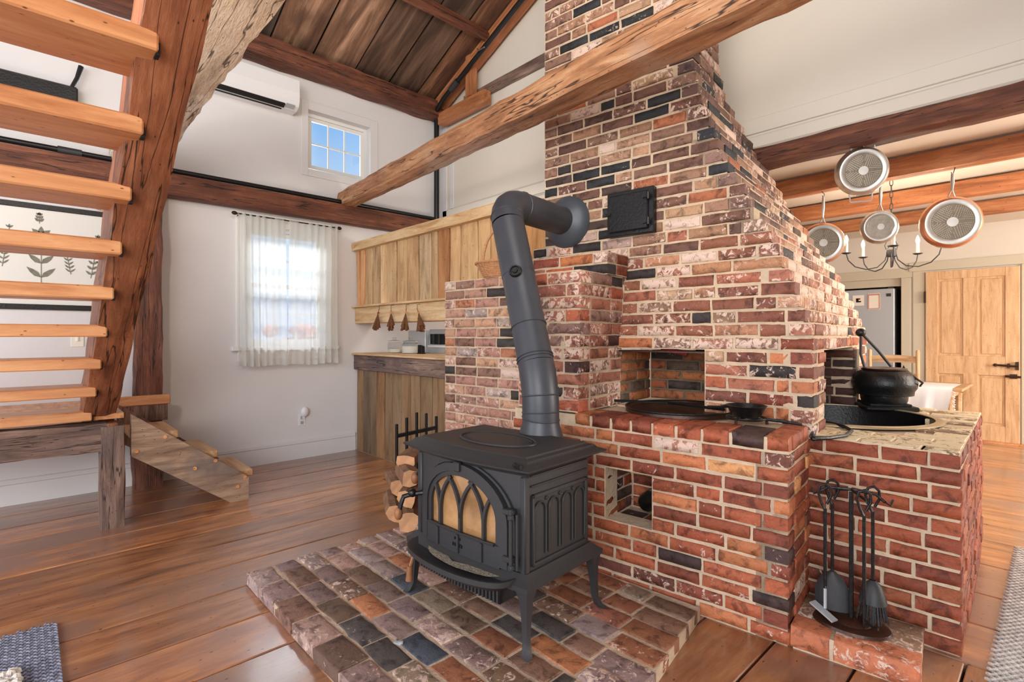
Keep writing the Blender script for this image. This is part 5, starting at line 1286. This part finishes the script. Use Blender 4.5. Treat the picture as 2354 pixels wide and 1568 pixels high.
# table with cloth
tbx1 = -.62; ty0, ty1 = 6.25, 7.05
tt = thing('kitchen_table', 'wooden kitchen table behind the kettle counter', 'table', (-1.2, 6.65, 0))
build('table_top', MB().bx(-1.9, tbx1, ty0, ty1, .725, .75, .005), M['treadx'], tt)
build('apron', MB().bx(-1.82, tbx1-.1, ty0+.06, ty1-.06, .64, .725), M['treadx'], tt)
for sx_ in (-1.82, tbx1-.1):
    for sy_ in (ty0+.1, ty1-.1): build('leg', MB().tube([(sx_, sy_, 0), (sx_, sy_, .66)], [.02, .03], 8), M['treadx'], tt, True)
cb = MB(); n = 40
x0, x1 = -1.75, tbx1-.07
def wv(x): return .012*math.sin(x*34)+.008*math.sin(x*71)
vv = [];
for z_, yy in ((.752, ty1-.15), (.754, ty0+.3), (.754, ty0-.004), (.74, ty0-.014), (.66, ty0-.02), (.60, ty0-.022), (.535, ty0-.022)):
    for i in range(n+1):
        x_ = x0+(x1-x0)*i/n; k = max(0, (.74-z_)/.2); vv.append((x_-.03*k*(i/n), yy-wv(x_)*k, z_+(.006*math.sin(i) if k > .9 else 0)))
cb.add(vv, [(j*(n+1)+i, j*(n+1)+i+1, (j+1)*(n+1)+i+1, (j+1)*(n+1)+i) for j in range(6) for i in range(n)])
cl_ = build('tablecloth', cb, M['cloth'], None, False); cl_.data.polygons.foreach_set('use_smooth', [True]*len(cl_.data.polygons)); tag(cl_, 'white tasselled cloth draped over the kitchen table', 'tablecloth')
ts = MB()
for i in range(9): ts.tube([(x1-.002, ty0-.024+.02*math.sin(i*3), .73-.022*i), (x1+.02, ty0-.03, .715-.022*i)], [.003, .007], 5)
build('tassel', ts, M['cloth'], cl_)
# ladder-back chair
cx0, cx1 = at(2000, 800, Y=7.5).x, at(2110, 800, Y=7.5).x
chr_ = thing('ladder_back_chair', 'light wooden ladder-back chair behind the kitchen table', 'chair', ((cx0+cx1)/2, 7.35, 0))
for x_ in (cx0, cx1):
    build('back_post', MB().tube([(x_, 7.5, 0), (x_, 7.5, 1.06), (x_, 7.5, 1.075)], [.018, .02, .012], 10), M['door'], chr_, True); build('front_leg', MB().tube([(x_, 7.12, 0), (x_, 7.12, .45)], .018, 8), M['door'], chr_, True)
for z_ in (.96, .76, .6): build('slat', MB().add([(cx0+(cx1-cx0)*i/8, 7.5+dy+.02*math.sin(PI*i/8), z_+dz+(.018*math.sin(PI*i/8) if dz > 0 else 0)) for dy, dz in ((-.008, -.035), (-.008, .035), (.008, .035), (.008, -.035)) for i in range(9)], [(j*9+i, j*9+i+1, ((j+1) % 4)*9+i+1, ((j+1) % 4)*9+i) for j in range(4) for i in range(8)]), M['treadx'], chr_)
build('seat', MB().bx(cx0, cx1, 7.1, 7.5, .44, .46, .005), M['wicker'], chr_)
build('rung', MB().tube([(cx0, 7.12, .2), (cx1, 7.12, .2)], .01).tube([(cx0, 7.12, .25), (cx0, 7.5, .25)], .01).tube([(cx1, 7.12, .25), (cx1, 7.5, .25)], .01), M['door'], chr_)
# ============================================================ rugs
def rug(lab, xa, xb, ya, yb_, mat, pitch=.021, along='X', curve=0.):
    t = thing('braided_rug', lab, 'rug', ((xa+xb)/2, (ya+yb_)/2, 0))
    build('backing', MB().bx(xa+.01, xb-.01, ya+.01, yb_-.01, .001, .008), mat, t)
    mb = MB(); q = 0
    y = ya+pitch/2
    while y < yb_:
        x = xa+(.5*.028 if q % 2 else 0)
        while x < xb:
            yy = y+curve*((x-xa)/(xb-xa))**2
            if True:
                for sg in (-1, 1): mb.blob((x+.007*sg, yy+sg*pitch*.22, .011), (.013, .0062, .007), 5, 3, Matrix.Rotation(sg*.55, 3, 'Z'))
            x += .026
        y += pitch; q += 1
    build('braid', mb, mat, t)['kind'] = 'stuff'
rug('blue-grey braided rug at the lower left on the plank floor', -2.965, -2.1, -.75, .095, M['rug'])
rq = at(2338, 1270, Z=0)
rug('cream braided rug at the right edge of the kitchen floor', rq.x, rq.x+.35, 2.3, 4.22, M['ruglight'])
fq = at(15, 1562, Z=.03)
sf = MB()
for i in range(420): sf.blob((fq.x+U(-.06, .3), fq.y+U(-.25, .035), .022+U(0, .016)), (.014, .014, .012), 5, 3, None, .3)
tag(build('fluffy_throw', sf, M['fluff']), 'white fluffy throw at the corner of the grey rug', 'throw')
# scrap on the hearth
sc_ = at(915, 1478, Z=.07); tag(build('foil_scrap', MB().box((sc_.x, sc_.y, .069), (.035, .012, .006), Matrix.Rotation(.3, 3, 'Z')).box((sc_.x+.01, sc_.y+.004, .075), (.02, .01, .006), Matrix.Rotation(.9, 3, 'Z')), M['stainless']), 'tiny crumpled foil scrap on the brick hearth', 'scrap')
